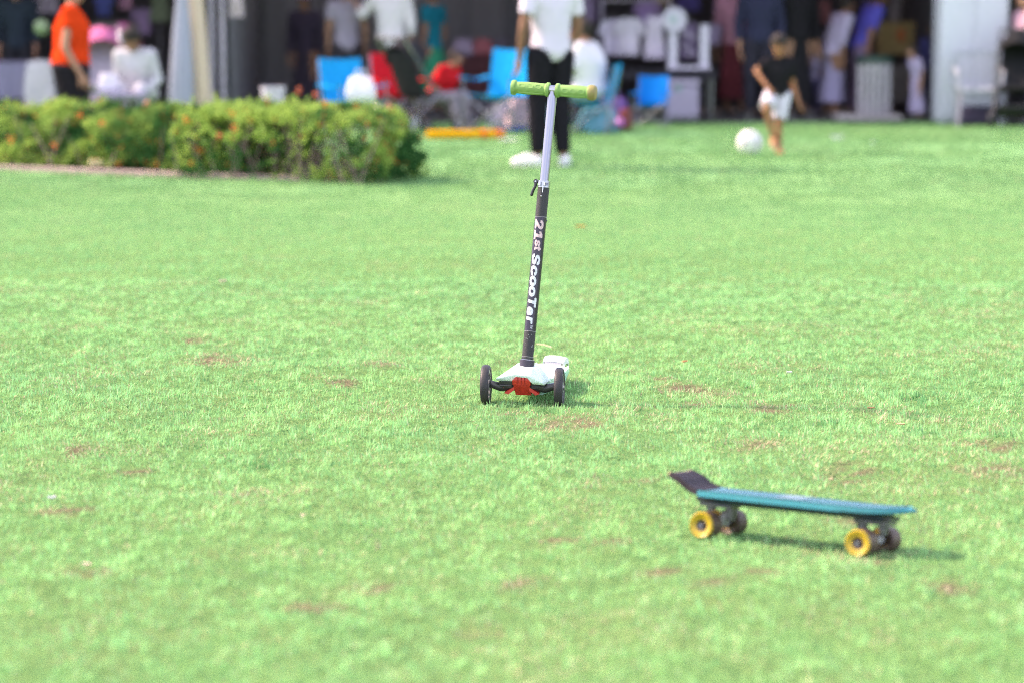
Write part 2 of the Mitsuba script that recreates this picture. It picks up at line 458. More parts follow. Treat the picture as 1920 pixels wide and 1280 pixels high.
# red steering block with grooves
red = union([hull([(-.0165, -.039, .0855), (.0165, -.039, .0855), (-.027, -.040, .075), (.027, -.040, .075), (-.026, -.036, .062), (.026, -.036, .062), (-.0165, .02, .0855), (.0165, .02, .0855), (-.026, .02, .062), (.026, .02, .062), (-.027, .02, .075), (.027, .02, .075)]),
             hull([(-.024, -.037, .063), (.024, -.037, .063), (-.019, -.016, .030), (.027, -.016, .030), (-.024, .02, .063), (.024, .02, .063), (-.02, .02, .030), (.026, .02, .030)])])
for gx_ in (-.010, .0, .010):
    red -= rbox((gx_, -.040, .07), (.0030, .012, .09), .0005)
part(sc_, 'steering_block', soft(red, .005, 0), 'plastic', RED, MF)
for s in (-1, 1):
    part(sc_, 'steering_wing', hull([(s * .022, -.030, .056), (s * .022, -.030, .046), (s * .052, -.026, .0355), (s * .040, -.028, .032), (s * .022, 0, .052), (s * .05, 0, .040)]), 'plastic', RED, MF)
part(sc_, 'lean_spring', tube((-.012, -.005, .050), (.028, -.005, .038), .008), 'plastic', (.03, .03, .03), MF)
# deck
dp = Polygon([(-.040, .02), (.040, .02), (.050, .07), (.058, .14), (.060, .26), (.056, .34), (.042, .39), (-.042, .39), (-.056, .34), (-.060, .26), (-.058, .14), (-.050, .07)]).buffer(.012).buffer(-.006)
deck = trimesh.creation.extrude_polygon(dp, .030, engine='earcut')
deck = deck.subdivide_to_size(.03)
deck.vertices[:, 2] += .030 + 0.22 * (np.abs(deck.vertices[:, 0]) > .048) * .03 + .01 * np.clip(1 - deck.vertices[:, 1] / .1, 0, 1)
low = deck.vertices[:, 2] < .046
deck.vertices[low, 0] *= .86
dk = part(sc_, 'deck', deck, 'plastic', MINT, MS)
part(dk, 'footplate', prism(dp.buffer(-.012), .0605, .0655), 'rubber', (.50, .52, .50), MS)
for k in range(0):
    part(dk, 'grip_rib', rbox((0, .12 + .028 * k, .067), (.075, .010, .003), .001), 'rubber', (.46, .49, .47), MS)
part(dk, 'side_skirt', hull([(.056, .14, .046), (.056, .30, .046), (.073, .14, .066), (.073, .30, .066), (.066, .16, .038), (.066, .28, .038), (.073, .16, .06), (.073, .28, .06)]), 'plastic', (.50, .82, .63), MS)
part(dk, 'side_skirt', hull([(-.056, .14, .046), (-.056, .30, .046), (-.073, .14, .066), (-.073, .30, .066), (-.066, .16, .038), (-.066, .28, .038)]), 'plastic', (.50, .82, .63), MS)
part(dk, 'front_lip', hull([(.030, .02, .040), (.072, .06, .046), (.030, .02, .030), (.068, .06, .036), (.030, .14, .030), (.070, .14, .036), (.072, .14, .046), (.05, .03, .028)]), 'plastic', (.50, .84, .64), MS)
part(dk, 'front_peg', hull([(-.024, .0, .048), (-.014, .0, .048), (-.020, .0, .028), (-.017, .0, .028), (-.024, .02, .048), (-.014, .02, .048)]), 'plastic', (.70, .84, .74), MS)
# rear wheel and fender brake
wheel(sc_, (0, .43, .033), .033, .034, (.16, .16, .165))
th = np.radians(np.linspace(48, 155, 12))
P = np.array([[(xx * (1 + .12 * math.sin(t_)), .43 - math.cos(t_) * .056, .036 + math.sin(t_) * .0455 + .003 * (1 - (xx / .03) ** 2) - .016 * (abs(xx) > .0286)) for xx in (-.029, -.0284, -.02, -.008, .008, .02, .0284, .029)] for t_ in th])
fd = part(sc_, 'fender', sheet(P, .004), 'plastic', (.74, .78, .76), MS)
part(fd, 'brake_plate', hull([(sx_ * .026, y_, z_) for sx_ in (-1, 1) for y_, z_ in ((.3725, .044), (.377, .044), (.3935, .0715), (.398, .0715), (.3755, .056))]), 'plastic', (.36, .36, .40), MS)
for s in (-1, 1):
    part(fd, 'bolt', lathe([(0, 0), (.0042, 0), (.0042, .004), (0, .004)], (s * .015, .3750, .056), (0, -1, 0), 12), 'plastic', (.03, .03, .03), MS)

# steering pole
PB, PT = unproj(988, 683, 7.035), unproj(1036.5, 172, 7.135)
AX = (PT - PB) / np.linalg.norm(PT - PB)
LP = np.linalg.norm(PT - PB)
BAR = unproj(1122, 179, 7.10) - unproj(960, 164.5, 7.165)
BAR -= AX * (BAR @ AX)
BAR /= np.linalg.norm(BAR)
FRONT = np.cross(BAR, AX)                       # towards the camera
if FRONT[1] > 0:
    FRONT = -FRONT


def at_v(v):
    return PB + AX * LP * (683 - v) / (683 - 172)


def ring_(v0, v1, r, name, mat, col, parent=None, bev=.0006, **k):
    p, q = at_v(v0), at_v(v1)
    h = np.linalg.norm(q - p)
    return part(parent or pole, name, lathe([(0, 0), (r - bev, 0), (r, bev), (r, h - bev), (r - bev, h), (0, h)], p, AX, 40), mat, col, smooth=30, **k)


pole = fresh(f'{sc_}__steering_pole')
h_ = np.linalg.norm(at_v(346) - at_v(672))
put(pole, lathe([(0, 0), (.0165, 0), (.0170, .001), (.0170, h_ - .001), (.0165, h_), (0, h_)], at_v(672), AX, 44), 'rubber', (.034, .033, .036), smooth=30)
ring_(690, 674.5, .0222, 'collar', 'plastic', (.040, .033, .05))
ring_(674.5, 673, .0195, 'ring', 'metal', (.5, .5, .52))
ring_(672.8, 669.5, .0182, 'ring', 'plastic', (.03, .03, .03))
ring_(668.5, 667.6, .0176, 'ring', 'plastic', (.30, .30, .30))
# printed sleeve
sl = ring_(620.5, 407.5, .01745, 'printed_sleeve', 'gloss', (.026, .020, .034))
ring_(621.3, 620.5, .0176, 'edge_line', 'plastic', (.35, .35, .36), parent=sl)
ring_(407.5, 406.8, .0176, 'edge_line', 'plastic', (.35, .35, .36), parent=sl)
pe = at_v(412)
part(sl, 'peeled_edge', hull([pe + BAR * .0165 + AX * .006, pe + BAR * .0165 - AX * .014, pe + BAR * .0198 - AX * .001, pe + BAR * .019 - AX * .006, pe + BAR * .016 + FRONT * .006 - AX * .004, pe + BAR * .016 - FRONT * .006 - AX * .004]), 'gloss', (.026, .02, .034))


def lettering(text, v0, v1, cap, r, shear, fat, shift, name, col):
    """Print running down the sleeve from v0 to v1, wrapped round it; the tops of the letters point to the right."""
    t = meshkit.text_mesh(text, 1.0, 0.001, bold=True)
    tri = np.asarray(t.triangles)[np.abs(t.face_normals[:, 2]) > .9]
    from shapely import union_all, box
    pl = union_all([Polygon(x[:, :2]).buffer(.004) for x in tri if x[:, 2].max() < 1e-6]).buffer(fat).simplify(.008)
    m = cat([trimesh.creation.extrude_polygon(g, .0015, engine='earcut') for g in getattr(pl, 'geoms', [pl])])
    m = m.subdivide_to_size(.12)
    V = np.asarray(m.vertices).copy()
    x0, x1 = V[:, 0].min(), V[:, 0].max()
    length = np.linalg.norm(at_v(v0) - at_v(v1))
    X = (V[:, 0] + shear * V[:, 1] - x0) * length / (x1 - x0 + shear)
    Y = (V[:, 1] - .5) * cap + shift
    rad = r + .00025 + np.where(V[:, 2] > .0007, .0002, -.0004)
    ang = Y / r
    m.vertices = at_v(v0) - AX * X[:, None] + (BAR * np.sin(ang)[:, None] + FRONT * np.cos(ang)[:, None]) * rad[:, None]
    m.invert() if m.volume < 0 else None
    part(sl, name, m, 'plain', col, smooth=False, vary=.03, label=None)


lettering('21', 412, 452, .024, .01745, .10, .035, .0005, 'lettering', (.78, .58, .60))
lettering('st', 450, 472, .0185, .01745, .10, .03, .0035, 'lettering', (.78, .58, .60))
lettering('S', 476, 499, .0225, .01745, .12, .04, .001, 'lettering', (.80, .82, .86))
lettering('c', 498, 519, .0225, .01745, .10, .045, .001, 'lettering', (.80, .82, .86))
lettering('o', 517.5, 538.5, .0225, .01745, .08, .045, .001, 'lettering', (.80, .82, .86))
lettering('o', 536.5, 558, .0225, .01745, .08, .045, .001, 'lettering', (.80, .82, .86))
lettering('T', 556, 577, .0235, .01745, .14, .045, .001, 'lettering', (.80, .82, .86))
lettering('e', 575.5, 593, .0225, .01745, .08, .045, .0, 'lettering', (.80, .82, .86))
lettering('r', 594, 608.5, .0225, .01745, .12, .045, .001, 'lettering', (.80, .82, .86))
lettering('TM', 610, 616, .005, .01745, .05, .02, .0065, 'lettering', (.75, .76, .80))
# scuffs on the bare foot of the pole
for k in range(9):
    vv, ang = R.uniform(627, 662), R.uniform(-.9, .9)
    c_ = at_v(vv) + (BAR * math.sin(ang) + FRONT * math.cos(ang)) * .0171
    part(pole, 'scuff', hull(ball_pts(c_, (.0008, .0006, R.uniform(.0006, .0022)), True)), 'plain', (.45, .5, .47))
# inner tube, clamp, lever
h_ = np.linalg.norm(at_v(170) - at_v(350))
tube_ = part(sc_, 'inner_tube', lathe([(0, 0), (.0137, 0), (.0137, h_), (0, h_)], at_v(350), AX, 44), 'metal', (.40, .40, .45), smooth=30)
cl = ring_(352.5, 339.5, .0183, 'clamp', 'metal', (.55, .56, .57), parent=sc_)
p0 = at_v(346)
for dv in (-1, 1):
    part(cl, 'clamp_ear', rbox((0, 0, 0), (.006, .012, .012), .001), 'metal', (.78, .79, .8), M=np.block([[np.stack([BAR, FRONT, AX], 1), (p0 - BAR * .0035 * 1 + BAR * .0075 * (dv + .4) + FRONT * .0205)[:, None]], [np.zeros((1, 3)), np.ones((1, 1))]]))
part(cl, 'slot', rbox((0, 0, 0), (.0024, .002, .019), .0005), 'metal', (.85, .86, .86), M=np.block([[np.stack([BAR, FRONT, AX], 1), (at_v(356) + FRONT * .0180 + BAR * .002)[:, None]], [np.zeros((1, 3)), np.ones((1, 1))]]))
part(cl, 'clamp_bolt', lathe([(0, 0), (.0045, 0), (.0045, .005), (.0015, .005), (.0015, .0035), (0, .0035)], p0 + FRONT * .0165 + BAR * .0125, FRONT + BAR * .5, 6), 'metal', (.25, .25, .26), smooth=False)
lp = at_v(342) - BAR * .0240 + FRONT * .004
part(cl, 'lever_pivot', lathe([(0, 0), (.0068, 0), (.0068, .010), (0, .010)], lp - FRONT * .005, FRONT, 24), 'plastic', (.025, .025, .027))
part(cl, 'pivot_cap', lathe([(0, 0), (.0030, 0), (.0024, .0012), (0, .0012)], lp + FRONT * .0052, FRONT, 16), 'metal', (.6, .6, .6))
part(cl, 'lever', soft(path([lp, lp - AX * .014 - BAR * .0005, lp - AX * .026 - BAR * .006, lp - AX * .040 - BAR * .0095], (.0045, .0045, .0045), False), .003, 6), 'plastic', (.022, .022, .024))
part(pole, 'locking_button', hull(ball_pts(at_v(369) + FRONT * .0165 - BAR * .001, .0028)), 'metal', (.7, .7, .7))
part(pole, 'button_hole', lathe([(0.002, 0), (.0045, 0), (.0045, .0006), (.002, .0006), (.002, 0)], at_v(369) + FRONT * .0168 - BAR * .001, FRONT, 20), 'plastic', (.01, .01, .01))
# handlebar with grips
BC = at_v(169.5)
bar = part(sc_, 'handlebar', tube(BC - BAR * .125, BC + BAR * .125, .0105, 28), 'metal', (.52, .52, .56), smooth=40)
part(bar, 'joint', tube(BC - BAR * .0125, BC + BAR * .0125, .0142, 28), 'metal', (.52, .52, .56), smooth=40)
GREEN = np.array((.23, .40, .105))
for s in (-1, 1):
    pr = [(.0108, .010), (.0205, .010), (.0212, .012), (.0212, .0185), (.0190, .0200), (.0172, .0225), (.0178, .040), (.0188, .075), (.0172, .110), (.0176, .1115), (.0215, .1125), (.0222, .1145), (.0222, .1215), (.0205, .1245), (.0120, .1262), (0, .1265), (0, .010)]
    if s > 0:
        pr[9:] = [(.0180, .1045), (.0215, .107), (.0222, .110), (.0226, .118), (.0215, .1250), (.0180, .1290), (.0100, .1310), (0, .1312), (0, .010)]
    g = part(sc_, 'grip', lathe(pr, BC, BAR * s, 44), 'rubber', GREEN, smooth=35)
    for k in range(3):
        cc = BC + BAR * s * (.040 + .024 * k) * (1 if s > 0 else 1.02)
        tt = np.arange(20) * 2 * np.pi / 20
        ang = .10 - .18 * s
        dirn = FRONT * math.cos(ang) + AX * math.sin(ang)
        sid = np.cross(BAR, dirn)
        loop = [cc + BAR * .0092 * math.cos(t_) + sid * .0058 * math.sin(t_) + dirn * (.0182 - .0011 * math.sin(t_) ** 2) for t_ in list(tt) + [0]]
        part(g, 'oval_ridge', path(loop, .0016), 'rubber', GREEN * 1.12)
    part(g, 'long_ridge', path([BC + BAR * s * x + (-AX * .80 + FRONT * .6) * rr for x, rr in ((.028, .0172), (.05, .0184), (.078, .0186), (.1, .0178))], .0019), 'rubber', GREEN * 1.1)
    if s > 0:
        wr = lathe([(.0155, .1075), (.0219, .1078), (.0230, .118), (.0219, .1256), (.0184, .1297), (.0100, .1317), (0, .1319), (0, .1310), (.0155, .1240), (.0155, .1075)], BC, BAR, 44).subdivide().subdivide()
        nz = meshkit.fbm(wr.vertices * 260, 3, 4)[:, None]
        part(g, 'end_cap', wr, 'rubber', np.array([.20, .21, .06]) * (1 - nz) + np.array([.33, .24, .10]) * nz, smooth=True, label='scraped brown end cap')

# ------------------------------------------------------------------ the skateboard
bd = thing('skateboard', 'teal plastic cruiser skateboard with black tail and yellow wheels on the grass', 'skateboard')
roll = math.radians(-7.5)
MBd = np.eye(4)
MBd[:3, 0] = [BEX[0], BEX[1], 0]
e2 = np.array([BEY[0] * math.cos(roll), BEY[1] * math.cos(roll), math.sin(roll)])
MBd[:3, 1] = e2
MBd[2, 0] = -.018
MBd[:3, 0] /= np.linalg.norm(MBd[:3, 0])
MBd[:3, 2] = np.cross(MBd[:3, 0], e2)
MBd[:3, 2] /= np.linalg.norm(MBd[:3, 2])
MBd[:3, 1] = np.cross(MBd[:3, 2], MBd[:3, 0])
MBd[:3, 3] = [BOARD_C[0] + BEY[0] * .058, BOARD_C[1] + BEY[1] * .058, -.004]
TEAL = (.03, .2, .27)


def deck_half(x):
    """Half width of the deck along its length."""
    w = np.where(x < -.2, .058 + .017 * np.clip((x + .29) / .09, 0, 1) ** .6, .075)
    return np.where(x > .10, .075 * np.sqrt(np.clip(1 - ((x - .10) / .157) ** 2.3, 0.0, 1)), w)


def deck_z(x):
    return .0930 + np.where(x < -.195,   .42 * (np.clip(-.195 - x, 0, 1)) ** 1.0 * np.clip((-.195 - x) / .05, 0, 1), 0) + np.where(x > .15, .9 * np.clip(x - .15, 0, 1) ** 2 * .9, 0)


def deck_slab(x0, x1, n, grow, zoff, th_):
    xs = np.concatenate([np.linspace(x0, x1 - .02 * (x1 > .25), n), (x1 - .02 * (1 - np.sin(np.linspace(0, np.pi / 2, 6)[1:]))) if x1 > .25 else []])
    ys = np.linspace(-1, 1, 15)
    w = np.maximum(deck_half(xs) + grow, .004)
    P = np.stack([np.repeat(xs[:, None], 15, 1), w[:, None] * ys[None], deck_z(xs)[:, None] + zoff + 0.0035 * (np.abs(ys[None]) ** 4) + 0 * xs[:, None]], 2)
    t = sheet(P, th_)
    return t


db = part(bd, 'deck', deck_slab(-.205, .256, 60, 0, 0, .011), 'plastic', (.030, .21, .24), MBd)
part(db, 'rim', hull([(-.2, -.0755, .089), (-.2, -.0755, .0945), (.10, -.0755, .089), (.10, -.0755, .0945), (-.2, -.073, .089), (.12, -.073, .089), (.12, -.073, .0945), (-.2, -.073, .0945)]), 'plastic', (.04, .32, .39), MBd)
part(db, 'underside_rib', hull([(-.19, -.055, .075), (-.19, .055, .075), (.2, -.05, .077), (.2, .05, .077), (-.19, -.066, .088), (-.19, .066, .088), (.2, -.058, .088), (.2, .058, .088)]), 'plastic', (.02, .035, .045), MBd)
tl = deck_slab(-.273, -.203, 20, .001, .0005, .0125)
part(bd, 'tail', tl, 'plain', (.016, .012, .019), MBd, vary=.7, vs=70, label='black scuffed kicktail')
part(bd, 'tail_edge', deck_slab(-.2765, -.2705, 3, 0, .0015, .008), 'plastic', (.35, .24, .14), MBd)
part(db, 'grip_base', deck_slab(-.190, .236, 50, -.009, .0058, .0012), 'plain', (.010, .045, .062), MBd)
pads = []
for ix, x in enumerate(np.arange(-.185, .235, .0152)):
    hw = float(deck_half(np.array(x))) - .010
    ny = int(hw * 2 / .0195)
    for j in range(ny):
        y = (j - (ny - 1) / 2) * .0195
        pads.append(rbox((x, y, float(deck_z(np.array(x))) + .0072 + .0035 * (abs(y) / .075) ** 4), (.0098, .0160, .0030), .001))
part(bd, 'grip_pad', cat(pads), 'plastic', (.075, .21, .28), MBd, kind='stuff', smooth=False)
part(bd, 'worn_badge', sheet(np.array([[(x, y, .1032) for y in np.linspace(-.05, .05, 4)] for x in np.linspace(-.035, .022, 4)]), .0012), 'plastic', (.15, .23, .29), MBd)
YEL, DIRT_SHADE_BROWN = (.47, .33, .016), (.085, .055, .040)
MB0 = MBd
for sx in (-1, 1):
    ca, sa = math.cos(-.10), math.sin(-.10)
    MBd = MB0 @ np.array([[ca, -sa, 0, sx * .175 * (1 - ca)], [sa, ca, 0, -sx * .175 * sa], [0, 0, 1, 0], [0, 0, 0, 1.0]])
    tr = part(bd, 'truck', union([rbox((sx * .175, 0, .0795), (.090, .060, .010), .002), hull([(sx * .175 + a_, b_, .076) for a_ in (-.034, .034) for b_ in (-.026, .026)] + [(sx * .175 + a_, b_, .066) for a_ in (-.022, .022) for b_ in (-.016, .016)])]), 'plastic', (.060, .062, .055), MBd)
    part(tr, 'baseplate', union([rbox((sx * .175, 0, .070), (.078, .052, .009), .002), tube((sx * .145, 0, .068), (sx * .150, 0, .040), .012), tube((sx * .198, 0, .068), (sx * .192, 0, .046), .011)]), 'plastic', (.12, .125, .11), MBd)
    part(tr, 'hanger', soft(union([bone((sx * .175, -.040, .030), (sx * .175, .040, .030), (.009, .006, .009)), bone((sx * .175, 0, .030), (sx * .158, 0, .048), .011, .008), bone((sx * .175, -.030, .030), (sx * .162, 0, .043), .007), bone((sx * .175, .030, .030), (sx * .162, 0, .043), .007)]), .006, 3), 'plain', (.42, .43, .40), MBd)
    part(tr, 'bushing', lathe([(0, 0), (.010, 0), (.0115, .006), (.010, .012), (0, .012)], (sx * .186, 0, .045), (0, 0, 1), 20), 'rubber', (.55, .30, .03), MBd)
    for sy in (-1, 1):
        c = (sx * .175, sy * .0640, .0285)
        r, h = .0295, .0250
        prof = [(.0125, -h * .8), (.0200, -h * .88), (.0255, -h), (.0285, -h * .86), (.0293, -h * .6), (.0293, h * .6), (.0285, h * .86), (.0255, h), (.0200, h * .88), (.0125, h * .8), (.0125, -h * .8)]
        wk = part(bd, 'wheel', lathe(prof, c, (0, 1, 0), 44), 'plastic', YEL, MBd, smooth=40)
        part(wk, 'tread_inner_shade', lathe([(.0285, -h * .84), (.0296, -h * .62), (.0298, -h * .3), (.0298, h * .3), (.0296, h * .66), (.0287, h * .92), (.0256, h * 1.04), (.0200, h * .94), (.0140, h * .86), (.0140, h * .78), (.0270, h * .8), (.0280, 0), (.0285, -h * .84)], c, (0, -sy, 0), 44), 'rubber', DIRT_SHADE_BROWN, MBd, smooth=40, vary=.3, vs=90, label='brown dirty rolling face, with shade painted brown over the inner face')  # dirt brown carried over the yellow inner face as painted shade
        part(wk, 'core', lathe([(.0045, -h * .7), (.0130, -h * .83), (.0130, h * .83), (.0045, h * .7), (.0045, -h * .7)], c, (0, 1, 0), 28), 'plastic', (.045, .030, .022), MBd)
        part(wk, 'axle_nut', lathe([(0, -h * .95), (.0048, -h * .95), (.0048, h * .95), (0, h * .95)], c, (0, 1, 0), 6), 'metal', (.22, .22, .21), MBd, smooth=False)
#@@REST
# ------------------------------------------------------------------ people
SKIN_A, SKIN_B = (.36, .20, .13), (.22, .115, .07)
J0 = dict(pel=(0, 0, .53), waist=(0, .004, .61), chest=(0, .006, .72), neck=(0, -.006, .835), head=(0, .014, .925))
for s, n in ((-1, 'L'), (1, 'R')):
    J0.update({'sh' + n: (s * .105, 0, .805), 'el' + n: (s * .138, -.012, .63), 'wr' + n: (s * .132, .035, .475), 'hip' + n: (s * .052, 0, .51), 'kn' + n: (s * .062, .018, .285), 'an' + n: (s * .062, -.012, .045), 'to' + n: (s * .072, .095, .018)})
UPPER = ('waist', 'chest', 'neck', 'head', 'shL', 'shR', 'elL', 'elR', 'wrL', 'wrR')


def person(label, X, Y, yaw, Hh, shirt, lower, kind='trousers', sleeve=.55, shoe=(.05, .05, .05), skin=SKIN_A, hair=(.02, .015, .013), J=None, lean=0, seated=False, face=False, long_hair=False,
           hem=.50, fat=1.0, hs=1.0, group=None, hat=None, seed=0, turn=0, bow=0.0):
    j = {k: np.array(v, float) for k, v in J0.items()}
    if seated:
        for k in UPPER + ('pel',):
            j[k] += (0, 0, -.265)
        for s, n in ((-1, 'L'), (1, 'R')):
            j['hip' + n] = np.array((s * .055, .01, .255))
            j['kn' + n], j['an' + n], j['to' + n] = np.array((s * .075, .235, .285)), np.array((s * .08, .255, .045)), np.array((s * .09, .36, .018))
            j['wr' + n], j['el' + n] = np.array((s * .085, .17, .335)), np.array((s * .14, .02, .37))
        hem -= .265
    if lean:
        a, o = math.radians(lean), j['pel'].copy()
        for k in UPPER:
            y, z = j[k][1] - o[1], j[k][2] - o[2]
            j[k][1:] = o[1] + y * math.cos(a) + z * math.sin(a), o[2] - y * math.sin(a) + z * math.cos(a)
    for k, v in (J or {}).items():
        j[k] = np.array(v, float)
    M = place(X, Y, Hs(X, Y) if Y < 27.8 else .032, yaw)
    S = np.eye(4) * Hh
    S[3, 3] = 1
    M = M @ S
    key = thing('person', label, 'person', group)
    rx = lambda v, g=0: (v[0] * fat + g, v[1] * fat + g, v[2] + g)
    tor = [('pel', (.080, .058, .050)), ('waist', (.070, .050, .045)), ('chest', (.082, .055, .055))]

    def torso(g):
        ms = [bone(j['pel'], j['waist'], rx(tor[0][1], g), rx(tor[1][1], g)), bone(j['waist'], j['chest'], rx(tor[1][1], g), rx(tor[2][1], g))]
        up = [ball_pts(j['chest'], rx(tor[2][1], g))] + [ball_pts(j[k], .033 + g) for k in ('shL', 'shR')] + [ball_pts(j['neck'] - (0, 0, .012), .030 + g * .4)]
        return ms + [hull(np.vstack(up))]

    ms = torso(0)
    ms.append(bone(j['neck'], j['head'] - (0, .004, .03), .030, .030))
    hd = j['head']
    ta = math.radians(turn)
    Rm = np.array([[math.cos(ta), -math.sin(ta), 0], [math.sin(ta), math.cos(ta), 0], [0, 0, 1]]) @ np.array([[1, 0, 0], [0, math.cos(bow), math.sin(bow)], [0, -math.sin(bow), math.cos(bow)]])
    at = lambda x, y, z: hd + Rm @ np.array([x, y, z]) * hs
    ms.append(hull(np.vstack([ball_pts(at(0, -.004, .010), np.array((.047, .056, .058)) * hs), ball_pts(at(0, .018, -.045), np.array((.027, .026, .020)) * hs), ball_pts(at(0, .028, -.01), np.array((.036, .028, .036)) * hs)])))
    ms.append(hull(np.vstack([ball_pts(at(0, .056, .008), .0055 * hs, True), ball_pts(at(0, .066, -.013), (.0085 * hs, .008 * hs, .007 * hs), True), ball_pts(at(0, .050, -.015), .013 * hs, True)])))
    for s in (-1, 1):
        ms.append(hull(ball_pts(at(s * .047, -.004, -.002), np.array((.006, .012, .018)) * hs, True)))
    for s, n in ((-1, 'L'), (1, 'R')):
        sh, el, wr = j['sh' + n], j['el' + n], j['wr' + n]
        ms += [bone(sh, el, .029, .0225), bone(el, wr, .0225, .0155)]
        d_ = (wr - el) / np.linalg.norm(wr - el)
        acr = np.cross(d_, (s, 0.15, 0)); acr /= np.linalg.norm(acr)
        nrm = np.cross(d_, acr)
        kn = wr + d_ * .050
        ms.append(hull(np.vstack([ball_pts(wr + acr * o_, .010, True) for o_ in (-.006, .006)] + [ball_pts(kn + acr * o_, .0085, True) for o_ in (-.016, .016)])))
        for q_, ln in ((-1.5, .036), (-.5, .044), (.5, .046), (1.5, .042)):
            b0 = kn + acr * q_ * .0108
            b1 = b0 + d_ * ln * .55 + nrm * .006 * s
            b2 = b1 + d_ * ln * .40 + nrm * .014 * s
            ms += [bone(b0, b1, .0054, .005, True), bone(b1, b2, .005, .0042, True)]
        t0, t1 = wr + d_ * .018 + acr * .012, wr + d_ * .042 + acr * .032 + nrm * .006 * s
        ms += [bone(t0, t1, .0075, .006, True), bone(t1, t1 + d_ * .022 + acr * .004, .006, .0048, True)]
        hp, kn_, an, to = j['hip' + n], j['kn' + n], j['an' + n], j['to' + n]
        ms += [bone(hp, kn_, (.048 * fat, .052 * fat, .05), .033), bone(kn_, an, .032, .020), bone(kn_ * .6 + an * .4 - (0, .008, 0), an, .029, .019), bone(an - (0, .008, .012), to, .021, .013)]
    put(f'{key}', soft(union(ms), .022, 5), 'plain', skin, M, smooth=True, vs=3)
    # shirt
    g = .015
    ts = union(torso(g))
    if abs(lean) < 25:
        ts = ts.trim_by_plane((0, 0, 1), hem)
    sl_ = [ts]
    for n in 'LR':
        sh, el, wr = j['sh' + n], j['el' + n], j['wr' + n]
        if sleeve <= 1:
            sl_.append(bone(sh, sh, .042)), sl_.append(tube(sh, sh + (el - sh) * sleeve, .043, 16, .040))
        else:
            sl_ += [bone(sh, el, .043, .034), tube(el, el + (wr - el) * (sleeve - 1), .034, 16, .027)]
    part(key, 'shirt' if kind != 'dress' else 'bodice', soft(union(sl_), .018, 4, .0075, 16, seed), 'cloth', shirt, M, smooth=True)
    # lower garment
    if kind in ('skirt', 'dress'):
        an = (j['anL'] + j['anR']) / 2
        z1 = .10 if kind == 'dress' else .13
        aa = np.arange(24) * 2 * np.pi / 24
        rr = 1 + .09 * np.cos(aa * 6)
        low_ = np.stack([an[0] + np.cos(aa) * .125 * rr, an[1] + np.sin(aa) * .105 * rr, 0 * aa + z1], 1)
        sk = hull(np.vstack([ball_pts(j['waist'], (.075, .058, .02)), low_]))
        part(key, 'skirt', soft(sk, .02, 3, .012, 14, seed), 'cloth', lower, M, smooth=True)
    else:
        lg = [hull(ball_pts(j['pel'], (.083 * fat, .062 * fat, .055)))]
        for n in 'LR':
            hp, kn_, an = j['hip' + n], j['kn' + n], j['an' + n]
            if kind == 'shorts':
                lg.append(hull(np.vstack([ball_pts(hp, (.058, .062, .055)), ball_pts(kn_ * .82 + hp * .18, .001)])) if False else bone(hp, hp * .8 + kn_ * .2, (.060, .062, .055)))
                lg.append(tube(hp, kn_ * .88 + hp * .12, .062, 18, .062))
            else:
                lg += [bone(hp, kn_, (.061 * fat, .064 * fat, .055), .048), bone(kn_, kn_, .048), tube(kn_ - (0, .004, 0), an + (kn_ - an) * .08, .047, 18, .036)]
            if kind == 'shorts':
                pass
        part(key, kind, soft(union(lg), .018, 4, .005, 14, seed + 1), 'cloth', lower, M, smooth=True)
    for n in 'LR':
        an, to = j['an' + n], j['to' + n]
        if shoe is not None:
            f = hull(np.vstack([ball_pts(an - (0, .012, .020), (.026, .026, .028)), ball_pts(to, (.026, .024, .020)), ball_pts(an * .45 + to * .55 + (0, 0, .004), (.026, .024, .026))]))
            sk_ = part(key, 'shoe', soft(f, .02, 2), 'plastic', shoe, M, smooth=True)
            f2 = hull(np.vstack([ball_pts(an - (0, .012, .042), (.028, .028, .006)), ball_pts(to - (0, 0, .014), (.028, .027, .006))]))
            part(sk_, 'sole', f2, 'rubber', np.array(shoe) * .5 + .3, M)
    # hair
    cap = hull(ball_pts(at(0, -.010, .018), np.array((.056, .063, .060)) * hs))
    cut = hull([at(x, y, z) for x in (-.043, .043) for y in (.012, .12) for z in (-.12, .032)])
    hm = cap - cut
    if long_hair:
        hm = hm + hull(np.vstack([ball_pts(at(0, -.030, 0), np.array((.052, .035, .03)) * hs), ball_pts(at(0, -.048, -.13), (.045, .02, .03))]))
    else:
        hm = hm - hull([at(x, y, z) for x in (-.1, .1) for y in (-.2, .2) for z in (-.2, -.045)])
    part(key, 'hair', soft(hm, .016, 2, .004, 60, seed), 'plain', hair, M, smooth=True, vary=.3, vs=60)
    if hat is not None:
        hc = hd + np.array((0, 0, .035)) * hs
        part(key, 'cap', hull(ball_pts(hc, np.array((.062, .066, .048)) * hs)).trim_by_plane((0, 0, 1), hc[2]) + hull([at(x, y, .036 + z) for x, y in ((-.045, .05), (.045, .05), (-.03, .115), (.03, .115)) for z in (0, .005)]), 'cloth', hat, M)
    if face:
        for s in (-1, 1):
            part(key, 'eye', hull(ball_pts(at(s * .021, .0545, .008), np.array((.0085, .005, .0055)) * hs, True)), 'gloss', (.03, .02, .015), M)
            part(key, 'eyebrow', bone(at(s * .012, .0585, .022), at(s * .031, .053, .023), .0035 * hs, lo=True), 'plain', hair, M)
        part(key, 'mouth', hull(ball_pts(at(0, .050, -.036), np.array((.017, .006, .005)) * hs, True)), 'plain', (.30, .10, .09), M)
    return key


def X_(u, d):
    return (u - 960) / F * d * 1.0 * (F / (F * CP + 590 * SP))


def gp(u, v):
    return ground(u, v)[:2]


